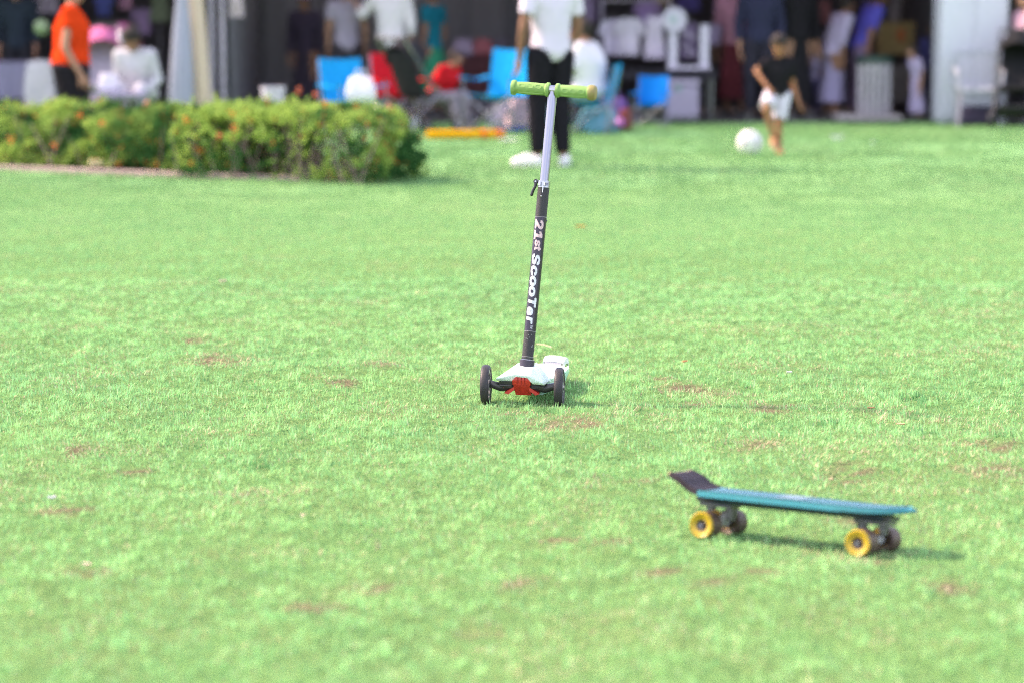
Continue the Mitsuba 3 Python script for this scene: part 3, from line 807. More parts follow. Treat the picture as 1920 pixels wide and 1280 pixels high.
d_m = gp(1028, 314)
person('person in a white T-shirt, black trousers and white shoes standing behind the scooter', d_m[0] + .015, d_m[1], 24, 1.70, (.80, .74, .88), (.016, .015, .019), sleeve=.62, shoe=(.80, .79, .80), skin=SKIN_B, hem=.485, lean=-4, fat=1.08,
       J=dict(toL=(-.150, .050, .018), anL=(-.060, 0, .045), knL=(-.056, .02, .285), toR=(.115, .075, .018), anR=(.056, -.02, .045), knR=(.054, .012, .285), elL=(-.152, -.03, .63), wrL=(-.140, .03, .50), elR=(.140, .0, .63), wrR=(.115, .07, .52)), seed=3)
x, y = X_(131, 20.3), 20.3
person('person in an orange-red T-shirt and black trousers walking behind the left shrub', x, y, -84, 1.50, (.78, .062, .014), (.022, .020, .024), sleeve=.45, hem=.46, fat=1.62, skin=(.42, .235, .15), long_hair=False, lean=2,
       J=dict(elL=(-.155, -.03, .63), wrL=(-.150, .035, .47), elR=(.155, -.02, .62), wrR=(.150, .06, .475), knL=(-.06, .05, .285), anL=(-.06, .09, .05), toL=(-.065, .19, .02), knR=(.06, .02, .285), anR=(.06, -.08, .05), toR=(.065, .02, .018)), seed=5)
kx, ky = gp(1461, 287)
KH = 1.08
kj = {k: np.array(v) / KH for k, v in dict(pel=(.02, .0, .545), waist=(.02, .02, .62), chest=(.02, .035, .72), neck=(.02, .055, .845), head=(.03, .085, .955), shR=(.128, .03, .800), shL=(-.088, .03, .800), elR=(.222, .03, .735), wrR=(.140, .14, .60), elL=(-.118, -.05, .625), wrL=(-.168, -.01, .455),
                                           hipR=(.075, 0, .53), hipL=(-.035, 0, .53), knR=(.150, .16, .410), anR=(.060, .02, .155), toR=(.045, .06, .075), knL=(.015, .03, .285), anL=(.0, -.01, .05), toL=(.0, .09, .02)).items()}
person('child in a black T-shirt and white shorts running after the ball', kx, ky, 184, KH, (.016, .015, .018), (.72, .69, .80), 'shorts', .68, shoe=(.50, .22, .08), skin=(.34, .16, .085), J=kj, hem=.47, fat=1.12, face=True, hs=1.25, turn=14, seed=8, bow=.55)
# the seated ones
person('broad seated person in white, in a blue camp chair beside the standing person', X_(1104, 25.0), 25.0, 62, 1.62, (.80, .78, .84), (.24, .34, .44), seated=True, fat=1.95, sleeve=.9, skin=SKIN_B, lean=4, seed=9,
       J=dict(elR=(.16, .09, .44), wrR=(.06, .19, .54), elL=(-.19, .03, .40), wrL=(-.10, .16, .36)))
person('dark-haired seated person in white bent forward at the left stall', X_(262, 25.6), 25.6, 170, 1.55, (.62, .60, .66), (.60, .58, .64), seated=True, lean=24, sleeve=1.8, skin=SKIN_B, seed=10, hs=1.2, fat=1.2, bow=.8)
person('child in a red top sitting low beside the black pushchair', X_(818, 26.3), 26.3, -120, 1.24, (.62, .022, .03), (.30, .27, .33), 'trousers', seated=True, lean=28, fat=1.75, sleeve=.8, skin=SKIN_A, seed=11, face=True)
# the standing crowd
person('person in a grey-lilac shirt seen from behind next to the one in white', X_(650, 28.6), 28.6, 10, 1.60, (.40, .37, .46), (.05, .045, .055), sleeve=.5, seed=12, hem=.46, fat=1.05)
person('person in a loose white shirt seen from behind, one arm out to the left', X_(733, 28.2), 28.2, -8, 1.72, (.82, .80, .83), (.045, .04, .045), sleeve=1.4, seed=13, hem=.455, fat=1.1, J=dict(elL=(-.20, .03, .70), wrL=(-.255, .05, .78)))
person('slim person in a teal top standing in front of the grey stall wall', X_(812, 28.9), 28.9, 60, 1.55, (.018, .20, .28), (.05, .30, .17), 'skirt', sleeve=.5, seed=14, fat=.9)
person('person in dark purple with a lilac cap inside the stall left of the blue chair', X_(572, 29.6), 29.6, 160, 1.47, (.055, .045, .07), (.05, .042, .06), 'dress', sleeve=1.8, hat=(.55, .40, .66), seed=15, face=True)
person('person with a pale pink sleeve beside the dark-clothed pair', X_(1378, 28.9), 28.9, 150, 1.66, (.48, .24, .33), (.12, .03, .04), 'skirt', sleeve=1.6, seed=16, skin=SKIN_B, face=True)
person('person in a navy shirt standing behind the running child', X_(1425, 28.2), 28.2, 175, 1.75, (.032, .034, .065), (.03, .028, .04), sleeve=1.7, seed=17, fat=1.15, face=True)
person('tall person all in black to the right of the running child', X_(1494, 28.4), 28.4, 200, 1.78, (.018, .017, .02), (.018, .017, .02), 'dress', sleeve=1.8, seed=18, fat=1.15, skin=SKIN_A, face=True)
person('person in a white top and long lilac skirt leaning to the right', X_(1563, 28.5), 28.5, -70, 1.45, (.46, .41, .58), (.30, .27, .42), 'skirt', sleeve=1.3, lean=16, seed=19, skin=SKIN_B, fat=1.1)
person('person in a bright blue shirt bending over behind the striped bin', X_(1612, 28.6), 28.6, -75, 1.58, (.11, .10, .50), (.17, .12, .20), lean=22, sleeve=.8, seed=20, skin=SKIN_B, fat=1.05)
person('small child in pale lilac between the black and lilac clothed people', X_(1526, 28.7), 28.7, 170, .86, (.34, .29, .46), (.06, .055, .12), 'trousers', sleeve=.7, seed=21, hs=1.3, face=True)
person('child in a pale lilac dress left of the white cabinet', X_(1722, 28.0), 28.0, 110, .84, (.52, .45, .66), (.46, .40, .60), 'dress', sleeve=.8, seed=22, hs=1.3, lean=10)
person('person in dark navy close to the left edge of the white cabinet', X_(1751, 28.6), 28.6, 175, 1.10, (.035, .035, .10), (.03, .028, .05), sleeve=1.7, seed=23, hs=1.15)
person('person in a pink top and long black skirt beside the black pushchair at right', X_(1926, 27.2), 27.2, 110, 1.50, (.52, .32, .40), (.018, .017, .02), 'skirt', sleeve=1.9, hem=.62, fat=1.2, seed=24, J=dict(elL=(-.135, .02, .63), wrL=(-.12, .09, .49), elR=(.135, .02, .63), wrR=(.12, .09, .49)))
person('person in dark teal clothes behind the table at the far left', X_(32, 28.9), 28.9, 185, 1.62, (.03, .04, .055), (.03, .03, .035), sleeve=1.6, seed=25, face=True)

# ------------------------------------------------------------------ ball
bx_, by_ = gp(1405, 290)
bz = Hs(bx_, by_) + .108
bl = solo('football', 'white football on the grass in front of the running child', 'ball', trimesh.creation.icosphere(4, .109), 'plastic', (.80, .78, .77), place(bx_, by_, bz), smooth=True)
ico = trimesh.creation.icosahedron()
for dirv in ico.vertices / np.linalg.norm(ico.vertices, axis=1, keepdims=True):
    xx, yy, zz = frame_of(dirv)
    ang = np.arange(5) * 2 * np.pi / 5
    lo_, hi_ = [], []
    for r_, rad in ((.036, .1095), (.033, .1108), (0, .1115)):
        pts = [dirv * math.sqrt(max(rad ** 2 - r_ ** 2, 0)) + (xx * math.cos(a_) + yy * math.sin(a_)) * r_ for a_ in ang]
        lo_ += pts
    part(bl, 'panel', hull(lo_), 'plastic', (.50, .47, .50), place(bx_, by_, bz))

# ------------------------------------------------------------------ shrubs
def leaf_cloud(P, N, size, col, seed):
    r = np.random.default_rng(seed)
    n = len(P)
    L = size * r.uniform(.65, 1.3, n)
    D = N * .55 + r.normal(0, .55, (n, 3)) + (0, 0, .25)
    D /= np.linalg.norm(D, axis=1, keepdims=True)
    W = np.cross(D, r.normal(0, 1, (n, 3)))
    W /= np.linalg.norm(W, axis=1, keepdims=True)
    U = np.cross(W, D)
    b, t = P - D * (L * .4)[:, None], P + D * (L * .6)[:, None]
    mid = P + U * (L * .10)[:, None]
    l_, r_ = mid + W * (L * .30)[:, None], mid - W * (L * .30)[:, None]
    V = np.stack([b, l_, t, r_], 1).reshape(-1, 3)
    k = np.arange(n) * 4
    Fc = np.vstack([np.stack([k, k + 1, k + 2], 1), np.stack([k, k + 2, k + 3], 1)])
    return trimesh.Trimesh(V, Fc, process=False), np.repeat(col, 4, axis=0)


def shrub(label, c, ax, half, ht, n, box, lime, seed, bare=0.0, flowers=()):
    """A shrub on an oval or clipped plan: centre c, long axis direction ax, half sizes along and across it, height."""
    r = np.random.default_rng(seed)
    ax = np.array([ax[0], ax[1]]) / math.hypot(*ax)
    ay = np.array([-ax[1], ax[0]])
    key = thing('flowering_shrub', label, 'shrub')
    p_ = 5.0 if box else 2.6
    d = r.normal(0, 1, (n, 3))
    d[:, 2] = np.abs(d[:, 2])
    d[:, :2] *= [half[0] / half[1] * .55 + .45, 1]
    s = (np.abs(d) ** p_).sum(1) ** (-1 / p_)
    q = d * s[:, None]
    lump = (meshkit.fbm(q * [half[0] * 3.2, half[1] * 3.2, ht * 3.2] + seed * 7, 3) - .5)
    sprig = r.uniform(size=n) < .05
    shell = np.where(r.uniform(size=n) < .80, 1 - np.abs(r.normal(0, .05, n)), r.uniform(.45, 1, n)) + lump * (.36 if box else .62)
    q = q * shell[:, None]
    q[sprig, 2] += r.uniform(0, .12, sprig.sum()) * (q[sprig, 2] > .6)
    loc = q * [half[0], half[1], ht * .97]
    loc[:, 2] = np.maximum(loc[:, 2] + .03, .02)
    nz = meshkit.fbm(loc * 5.0 + seed, 3, seed)
    keep = (r.uniform(size=n) > bare * (q[:, 2] < .78) * np.clip((nz - .35) * 5, 0, 1)) & (nz > .385)
    P = np.stack([c[0] + loc[:, 0] * ax[0] + loc[:, 1] * ay[0], c[1] + loc[:, 0] * ax[1] + loc[:, 1] * ay[1], loc[:, 2]], 1)[keep]
    qn = q[keep]
    nn = np.stack([qn[:, 0] * ax[0] + qn[:, 1] * ay[0], qn[:, 0] * ax[1] + qn[:, 1] * ay[1], qn[:, 2]], 1)
    nn /= np.linalg.norm(nn, axis=1, keepdims=True)
    young = np.clip((meshkit.fbm(P * 4.2 + 3, 3, seed + 1) - .50) * 6 + lime * .8 + lump[keep] * 3.0 + .35 * (qn[:, 2] - .5), 0, 1)[:, None]
    tone = r.uniform(.75, 1.25, len(P))[:, None]
    col = (np.array([.050, .14, .042]) * (1 - young) + np.array([.31, .44, .10]) * young) * tone
    rust = (r.uniform(size=len(P)) < .03)[:, None]
    col = np.where(rust, np.array([.42, .17, .05]) * tone, col)
    t, cc = leaf_cloud(P, nn, .05, col, seed + 2)
    k = f'{key}__foliage'
    scene[k] = mikit.ply(t, 'shrub_leaf', smooth=False, color=np.clip(cc, 0, 1))
    labels[k] = {'kind': 'stuff'}
    tw = []
    for _ in range(80 if bare > .5 else 40):
        a0 = np.array([r.uniform(-.9, .9) * half[0], r.uniform(-.98, .85) * half[1] - half[1] * .1 * (bare < .5)])
        b0 = a0 + r.normal(0, .14, 2)
        pts = [np.array([*a0, 0]), np.array([*(a0 * .6 + b0 * .4), ht * .35]), np.array([*b0, ht * r.uniform(.65, .92)])]
        pts = [np.array([c[0] + p[0] * ax[0] + p[1] * ay[0], c[1] + p[0] * ax[1] + p[1] * ay[1], p[2]]) for p in pts]
        tw += [tube(pts[0], pts[1], .006, 6, .0045), tube(pts[1], pts[2], .0045, 6, .003)]
    part(key, 'branch', cat(tw), 'plain', (.24, .17, .16), kind='stuff', smooth=False)
    for u, v, dd, fc in flowers:
        o = unproj(u, v, dd)
        pts = [trimesh.creation.icosphere(1, .0075).apply_translation(o + r.normal(0, .010, 3)) for _ in range(9)]
        part(key, 'flower', cat(pts), 'plain', fc, smooth=True)
    return key


ORANGE, CRIM = (.80, .20, .03), (.55, .03, .05)
e0, e1 = np.array(gp(-60, 315)), np.array(gp(760, 347))
eax = (e1 - e0) / np.linalg.norm(e1 - e0)
eay = np.array([-eax[1], eax[0]])
el = np.linalg.norm(e1 - e0)


def hp(t, off):
    return e0 + eax * el * t + eay * off


shrub('loose yellow-green flowering shrub at the left edge of the bed', hp(.08, .68), eax, (.98, .58), .47, 18000, False, .62, 51, 0, [(150, 217, 18.0, ORANGE), (102, 272, 18.35, ORANGE), (20, 262, 18.3, ORANGE)])
shrub('low leafy shrub with orange and red flowers in the middle of the bed', hp(.46, .60), eax, (1.02, .56), .50, 22000, False, .50, 52, .15, [(190, 233, 17.9, (.75, .12, .04)), (412, 256, 17.2, CRIM), (440, 217, 17.5, ORANGE), (440, 242, 17.2, ORANGE), (275, 193, 18.2, (.8, .3, .2)), (350, 225, 17.6, ORANGE), (395, 200, 18.0, (.75, .25, .15))])
shrub('boxy clipped shrub with bare twigs at the right end of the bed', (-1.56, 17.66), (.88, -.48), (.90, .44), .505, 24000, True, .45, 53, .92, [(560, 172, 17.6, (.75, .2, .1)), (590, 178, 17.5, (.75, .2, .1)), (730, 198, 17.0, (.7, .3, .2)), (610, 195, 17.2, ORANGE)])
bed = [np.array([*hp(t, o), .0]) for t, o in ((-.3, .0), (.86, .02), (.72, 1.15), (-.3, 1.6))]
put('flower_bed_soil', hull(np.vstack([np.array(bed) + (0, 0, .012), np.array(bed) - (0, 0, .1)])), 'soil', (.11, .075, .055))
labels['flower_bed_soil'] = {'kind': 'structure', 'label': 'brown soil of the shrub bed'}
kerb = thing('edging_kerb', 'low pinkish concrete edging along the front of the shrub bed', 'kerb')
kn = 14
for k in range(kn):
    t0, t1 = -.30 + k * (1.10 / kn), -.30 + (k + 1) * (1.10 / kn) - .0012
    pts = [np.array([*hp(t, o), z]) for t in (t0, t1) for o in (-.12, -.02) for z in (-.08, .028)]
    pts += [np.array([*hp(t, o), .034]) for t in (t0 + .001, t1 - .001) for o in (-.112, -.028)]
    part(kerb, 'kerb_stone', hull(pts), 'soil', np.array((.46, .36, .34)) * R.uniform(.88, 1.1))
bp = gp(187, 322)
solo('small_box', 'small pale yellow block lying on the edging kerb', 'block', soft(rbox((0, 0, .040), (.165, .07, .055), .012), .01, 2), 'plain', (.72, .66, .36), place(bp[0], bp[1] + .04, Hs(*bp) + .022, -6))

# ------------------------------------------------------------------ market stalls
def stall(label, x0, x1, y0, y1, wallc, roofc, postc, side=True, h=2.25):
    k = thing('market_stall', label, 'market stall', 'stalls in a row at the back of the lawn')
    m = .03
    for px_ in (x0 + m, x1 - m):
        for py_ in (y0 + m, y1 - m):
            part(k, 'post', rbox((px_, py_, h / 2 + .03), (.05, .05, h), .006), 'plastic', postc)
    cx, cy = (x0 + x1) / 2, (y0 + y1) / 2
    base = np.array([(x0, y0), (x1, y0), (x1, y1), (x0, y1)])
    grid = []
    for lev in np.linspace(0, 1, 9):
        ring = []
        for e in range(4):
            for f_ in np.linspace(0, 1, 12, endpoint=False):
                q_ = base[e] * (1 - f_) + base[(e + 1) % 4] * f_
                sag = .05 * math.sin(math.pi * f_) * (1 - lev)
                ring.append((q_[0] * (1 - lev) + cx * lev, q_[1] * (1 - lev) + cy * lev, h + .06 + lev ** 1.15 * .85 - sag))
        ring.append(ring[0])
        grid.append(ring)
    part(k, 'canopy', sheet(np.array(grid), .012)if 0 else grid_mesh(np.array(grid)), 'canopy_cloth', roofc, smooth=40)
    for e in range(4):
        p_, q_ = base[e], base[(e + 1) % 4]
        nrm = np.array([q_[1] - p_[1], p_[0] - q_[0]]) / np.linalg.norm(q_ - p_) * .016
        G_ = np.array([[(*(p_ * (1 - f_) + q_ * f_ + nrm), h + .08 - zz * (.24 + .03 * math.cos(f_ * 40))) for zz in np.linspace(0, 1, 4)] for f_ in np.linspace(.005, .995, 40)])
        part(k, 'valance', sheet(G_, .006), 'cloth', roofc, smooth=40)
    xs = np.linspace(x0 + .06, x1 - .06, 60)
    G_ = np.array([[(x_, y1 - .10 + .035 * math.sin(x_ * 9) + .02 * math.sin(x_ * 23 + 1), z_) for z_ in np.linspace(.04, h - .02, 8)] for x_ in xs])
    part(k, 'back_wall', sheet(G_, .008), 'cloth', wallc, smooth=40)
    if side:
        ys_ = np.linspace(y0 + .3, y1 - .16, 30)
        for xx in (x0 + .09, x1 - .09):
            G_ = np.array([[(xx + .02 * math.sin(y_ * 11), y_, z_) for z_ in np.linspace(.04, h - .02, 6)] for y_ in ys_])
            part(k, 'side_wall', sheet(G_, .008), 'cloth', wallc, smooth=40)
    return k


DARK = (.055, .053, .057)
stall('dark market stall at the far left, behind the table and the seated person in white', -8.3, -3.36, 27.5, 31.4, DARK, (.32, .31, .34), (.50, .47, .54))
stall('dark market stall with grey cloth walls behind the two people in white and grey shirts', -3.30, .64, 27.5, 31.0, (.19, .195, .205), (.40, .39, .42), (.56, .52, .60))
stall('dark market stall behind the hanging white garments',   .70, 5.00, 27.5, 31.4, DARK, (.27, .26, .29), (.05, .045, .055))
stall('dark market stall behind the white cabinet and the bin', 5.06, 8.9, 27.5, 31.2, (.085, .078, .078), (.30, .29, .30), (.05, .045, .045))
bw = thing('dark_building', 'long dark building wall closing off the lawn behind the stalls', 'building')
put(bw, rbox((0, 36.5, 2.1), (44, .4, 4.3), .03), 'soil', (.07, .065, .065))
for k in range(9):
    part(bw, 'window', rbox((-19 + k * 4.75, 36.29, 2.3), (1.6, .05, 1.2), .01), 'gloss', (.03, .035, .04))


def curtain(label, pts, col, seed):
    """A gathered hanging cloth: rows of (left u, right u, v) at depth d."""
    k = thing('gathered_curtain', label, 'curtain')
    rows = []
    for ul, ur, v, d in pts:
        a_, b_ = unproj(ul, v, d), unproj(ur, v, d)
        c_, w_ = (a_ + b_) / 2, (b_[0] - a_[0]) / 2
        aa = np.linspace(0, 2 * np.pi, 61)
        rr = 1 + .05 * np.cos(aa * 11 + seed)
        rows.append(np.stack([c_[0] + w_ * np.cos(aa) * rr, c_[1] + w_ * .62 * np.sin(aa) * rr, np.full(61, max(c_[2], .04))], 1))
    put(k, sheet(np.array(rows), .008), 'cloth', col, smooth=40)


curtain('grey-blue gathered tent curtain, the left one of the pair on the tent corner', [(320, 356, -170, 27.0), (331, 352, 0, 27.0), (325, 357, 60, 27.0), (320, 360, 130, 27.0), (314, 364, 215, 27.0), (312, 366, 236, 27.0)], (.42, .44, .54), 0)
curtain('cream gathered tent curtain, the right one of the pair on the tent corner', [(350, 384, -170, 27.15), (352, 380, 0, 27.15), (356, 386, 60, 27.15), (360, 391, 130, 27.15), (364, 398, 215, 27.15), (366, 402, 236, 27.15)], (.78, .64, .48), 2)

# ------------------------------------------------------------------ furniture and goods
def camp_chair(label, u, d, yaw, col, s=1.0, group='folding camp chairs in front of the stalls'):
    k = thing('camp_chair', label, 'folding chair', group)
    x_ = X_(u, d)
    M = place(x_, d, Hs(x_, d) if d < 27.8 else .03, yaw, s)
    w = .27
    P = np.array([[(xx, .20 - .44 * tt, .41 - .05 * math.sin(math.pi * tt) * (1 - (xx / w) ** 2) - .02 * tt) for tt in np.linspace(0, 1, 7)] for xx in np.linspace(-w, w, 9)])
    part(k, 'seat', sheet(P, .008), 'cloth', col, M, smooth=40)
    P = np.array([[(xx * (1 - .06 * (1 - tt)), -.23 - .13 * tt - .045 * (1 - (xx / w) ** 2), .38 + .50 * tt + .02 * tt * (xx / w) ** 2) for tt in np.linspace(0, 1, 8)] for xx in np.linspace(-w, w, 11)])
    part(k, 'backrest', sheet(P, .010), 'cloth', col, M, smooth=40)
    for sx in (-1, 1):
        part(k, 'leg', tube((sx * w, .22, .40), (-sx * w, .24, .015), .010), 'metal', (.42, .40, .46), M)
        part(k, 'leg', tube((sx * w, -.24, .39), (-sx * w, -.26, .015), .010), 'metal', (.42, .40, .46), M)
        part(k, 'side_brace', tube((sx * (w + .015), .23, .015), (sx * (w + .015), -.25, .41), .010), 'metal', (.42, .40, .46), M)
        part(k, 'back_pole', tube((sx * (w + .005), -.25, .02), (sx * w, -.37, .87), .011), 'metal', (.42, .40, .46), M)
        part(k, 'front_pole', tube((sx * (w + .01), .24, .02), (sx * (w + .02), .25, .58), .010), 'metal', (.42, .40, .46), M)
        P = np.array([[(sx * (w + .02) + xx, .27 - .57 * tt, .60 - .03 * math.sin(math.pi * tt)) for tt in np.linspace(0, 1, 6)] for xx in (-.04, 0, .04)])
        part(k, 'armrest', sheet(P, .010), 'cloth', col, M, smooth=40)
    return k


BLUE, BLUE2, REDC = (.02, .36, .76), (.012, .20, .66), (.56, .022, .035)
camp_chair('blue camp chair rising behind the clipped end of the hedge, left of the red chair', 662, 24.6, -150, BLUE, .88)
camp_chair('blue camp chair turned sideways just left of the standing person in white', 934, 25.2, 150, BLUE, .97)
camp_chair('blue camp chair that holds the seated person in white', 1106, 25.05, 80, BLUE, .80)
camp_chair('deep blue camp chair facing the lawn below the hanging white garments', 1220, 26.6, 166, BLUE2, .62)
camp_chair('red camp chair behind the black pushchair', 752, 26.2, -158, REDC, .90)


def pushchair(label, u, d, yaw, fabric, hoodc, frame, s=1.0):
    k = thing('pushchair', label, 'pushchair')
    x_ = X_(u, d)
    M = place(x_, d, Hs(x_, d) if d < 27.8 else .03, yaw, s)
    P = np.array([[(xx, .16 - .28 * tt, .42 - .05 * math.sin(math.pi * tt)) for tt in np.linspace(0, 1, 6)] for xx in np.linspace(-.17, .17, 6)])
    part(k, 'seat', sheet(P, .03), 'cloth', fabric, M, smooth=40)
    P = np.array([[(xx, -.12 - .22 * tt - .03 * (1 - (xx / .17) ** 2), .40 + .46 * tt) for tt in np.linspace(0, 1, 7)] for xx in np.linspace(-.17, .17, 7)])
    part(k, 'backrest', sheet(P, .025), 'cloth', fabric, M, smooth=40)
    P = np.array([[(.20 * math.cos(b_), -.22 + .30 * math.sin(a_ * .9 + .1) * math.sin(b_) * .9 - .10 * math.cos(a_), .72 + .27 * math.sin(b_) * math.cos(a_ * .9 - .35)) for a_ in np.linspace(-.5, 1.5, 8)] for b_ in np.linspace(0, math.pi, 15)])
    part(k, 'hood', sheet(P, .012), 'cloth', hoodc, M, smooth=40)
    for sx in (-1, 1):
        part(k, 'frame_bar', tube((sx * .20, .34, .10), (sx * .20, -.46, 1.00), .012), 'metal', frame, M)
        part(k, 'frame_bar', tube((sx * .20, -.32, .12), (sx * .20, .12, .44), .012), 'metal', frame, M)
        for yy, r_ in ((.36, .085), (-.34, .105)):
            wk = part(k, 'wheel', lathe([(r_ * .74, -.018), (r_ * .95, -.020), (r_, 0), (r_ * .95, .020), (r_ * .74, .018), (r_ * .74, -.018)], (sx * .225, yy, r_), (1, 0, 0), 24), 'rubber', (.03, .03, .032), M)
            part(wk, 'rim', lathe([(0, -.014), (r_ * .76, -.014), (r_ * .76, .014), (0, .014)], (sx * .225, yy, r_), (1, 0, 0), 20), 'plastic', np.array(frame) * .8, M)
    part(k, 'handle', tube((-.20, -.46, 1.00), (.20, -.46, 1.00), .016), 'rubber', (.04, .04, .04), M)
    P = np.array([[(xx, .12 - .40 * tt, .16 + .06 * math.cos(2 * math.pi * tt)) for tt in np.linspace(0, 1, 6)] for xx in np.linspace(-.17, .17, 5)])
    part(k, 'basket', sheet(P, .02), 'cloth', (.04, .04, .045), M, smooth=40)
    return k


pushchair('black pushchair with slanting grey bars between the two red seats', 786, 25.6, -40, (.028, .027, .03), (.03, .029, .033), (.40, .38, .43), .98)
pushchair('pushchair with a pink rounded hood and grey seat at the left stall', 192, 26.4, 195, (.42, .38, .46), (.58, .17, .34), (.5, .48, .52), 1.10)
pushchair('second pink-hooded pushchair, half hidden behind the first one', 236, 28.0, 200, (.30, .22, .30), (.55, .14, .34), (.4, .38, .42), 1.12)
pushchair('black pushchair cut by the right edge of the lawn', 1908, 26.5, 165, (.022, .022, .024), (.022, .022, .024), (.08, .08, .085), 1.06)


def table(label, u0, u1, d, top, depth_, col, cloth=None, drop=.4):
    k = thing('stall_table', label, 'table')
    xa, xb = X_(u0, d), X_(u1, d)
    c_, w_ = (xa + xb) / 2, xb - xa
    part(k, 'table_top', rbox((c_, d + depth_ / 2, top), (w_, depth_, .035), .006), 'plastic', col)
    for sx in (-1, 1):
        for yy in (.06, depth_ - .06):
            part(k, 'leg', tube((c_ + sx * (w_ / 2 - .05), d + yy, .03), (c_ + sx * (w_ / 2 - .05), d + yy, top - .015), .018), 'metal', (.3, .3, .32))
    if cloth is not None:
        xs = np.linspace(xa, xb, 50)
        P = np.array([[(x_, d - .022 - .012 * math.sin(x_ * 31) * t_, top + .012 - drop * t_) for t_ in np.linspace(0, 1, 6)] for x_ in xs])
        part(k, 'cloth_front', sheet(P, .006), 'cloth', cloth, smooth=40)
        part(k, 'cloth_top', rbox((c_, d + depth_ / 2, top + .022), (w_ + .02, depth_ + .03, .008), .002), 'cloth', cloth)
    return k


table('low table with a grey-lilac cloth at the far left edge', -40, 92, 27.9, .67, .8, (.3, .28, .36), (.26, .24, .36), .40)
table('low dark table under the printed cooler and the display frame', 1130, 1345, 28.0, .585, .7, (.03, .028, .034), (.032, .030, .036), .10)
table('table in the right stall carrying the mustard box', 1636, 1748, 29.5, .62, .8, (.16, .145, .14), (.17, .155, .15), .45)
table('dark table with goods inside the stall between grey and dark walls', 840, 985, 29.3, .72, .7, (.05, .035, .035), (.09, .04, .045), .5)

BAG = lambda w, d_, h, n=0: soft(hull([(sx * w / 2 * (1 - .18 * t_), sy * d_ / 2 * (1 - .45 * t_), h * t_) for sx in (-1, 1) for sy in (-1, 1) for t_ in (0, .5, 1)] + [(sx * w * .56, sy * d_ * .56, h * .3) for sx in (-1, 1) for sy in (-1, 1)]), .04, 3, .02, 9, n)


def bag(name, label, cat_, u, d, z, size, col, yaw=0, seed=0, handle=False, mat='cloth'):
    x_ = X_(u, d)
    z0 = Hs(x_, d) if d < 27.8 and z == 0 else z
    M = place(x_, d, z0 if z else max(z0, .03 if d > 27.8 else z0), yaw)
    k = solo(name, label, cat_, BAG(*size, seed), mat, col, M, smooth=40)
    if handle:
        w, d_, h = size
        part(k, 'handle', path([(-w * .2, 0, h * .94), (-w * .16, 0, h * 1.25), (w * .16, 0, h * 1.25), (w * .2, 0, h * .94)], .009), 'cloth', col, M)
    return k


bag('cloth_sack', 'upright off-white cloth sack leaning beside the lilac table', 'sack', 72, 27.3, 0, (.34, .26, .72), (.60, .57, .62), 10, 1)
bag('carrier_bag', 'white plastic carrier bag held on the seat of the left blue camp chair', 'bag', 676, 24.2, .36, (.27, .20, .24), (.80, .77, .84), 0, 2, True, 'plastic')
bag('carrier_bag', 'crumpled teal plastic bag on the grass at the feet of the seated person', 'bag', 1122, 25.4, 0, (.36, .28, .26), (.16, .44, .56), 20, 3, True, 'plastic')
bag('carrier_bag', 'dark purple bag behind the teal plastic bag', 'bag', 1152, 25.8, 0, (.28, .22, .34), (.13, .05, .26), -15, 4, True, 'plastic')
bag('carrier_bag', 'pale pink shopping bag on the ground left of the standing legs', 'bag', 975, 25.9, 0, (.26, .2, .34), (.60, .42, .50), 12, 5, True, 'plastic')
bag('carrier_bag', 'white and lilac shopping bag left of the pale pink one', 'bag', 944, 26.1, 0, (.22, .18, .28), (.52, .46, .58), -8, 6, True, 'plastic')
bag('rucksack', 'reddish brown rucksack at the right end of the bag heap', 'rucksack', 1173, 25.7, 0, (.14, .2, .22), (.17, .055, .05), 0, 7)
bag('stuffed_bundle', 'white bundle in front of the pink-hooded pushchair', 'bundle', 201, 25.2, .42, (.19, .16, .20), (.72, .68, .80), 0, 8)
bag('stuffed_bundle', 'pink and white bundle below the white one', 'bundle', 185, 25.0, .20, (.22, .18, .18), (.68, .42, .56), 0, 9)
bag('stuffed_bundle', 'small red bundle beside the pink and white one', 'bundle', 206, 25.05, .19, (.15, .14, .11), (.40, .04, .05), 0, 19)
stl = thing('low_bench', 'low lilac bench under the bundles at the left stall', 'bench')
xb_ = X_(225, 25.2)
part(stl, 'bench_top', rbox((xb_, 25.15, .395), (.55, .42, .05), .01), 'plastic', (.24, .22, .33))
part(stl, 'bench_shelf', rbox((xb_, 25.10, .165), (.62, .50, .05), .01), 'plastic', (.20, .18, .28))
for sx in (-1, 1):
    for sy in (-1, 1):
        part(stl, 'leg', tube((xb_ + sx * .25, 25.12 + sy * .17, .0), (xb_ + sx * .25, 25.12 + sy * .17, .38), .018), 'metal', (.3, .3, .33))
gx0, gy0 = gp(962, 250)
tr_ = thing('serving_tray', 'flat bright blue tray on the grass left of the standing legs', 'tray')
put(tr_, lathe([(0, 0), (.125, 0), (.155, .055), (.147, .055), (.118, .012), (0, .012)], (gx0, gy0, Hs(gx0, gy0) + .008), (0, 0, 1), 32), 'plastic', (.02, .085, .42))
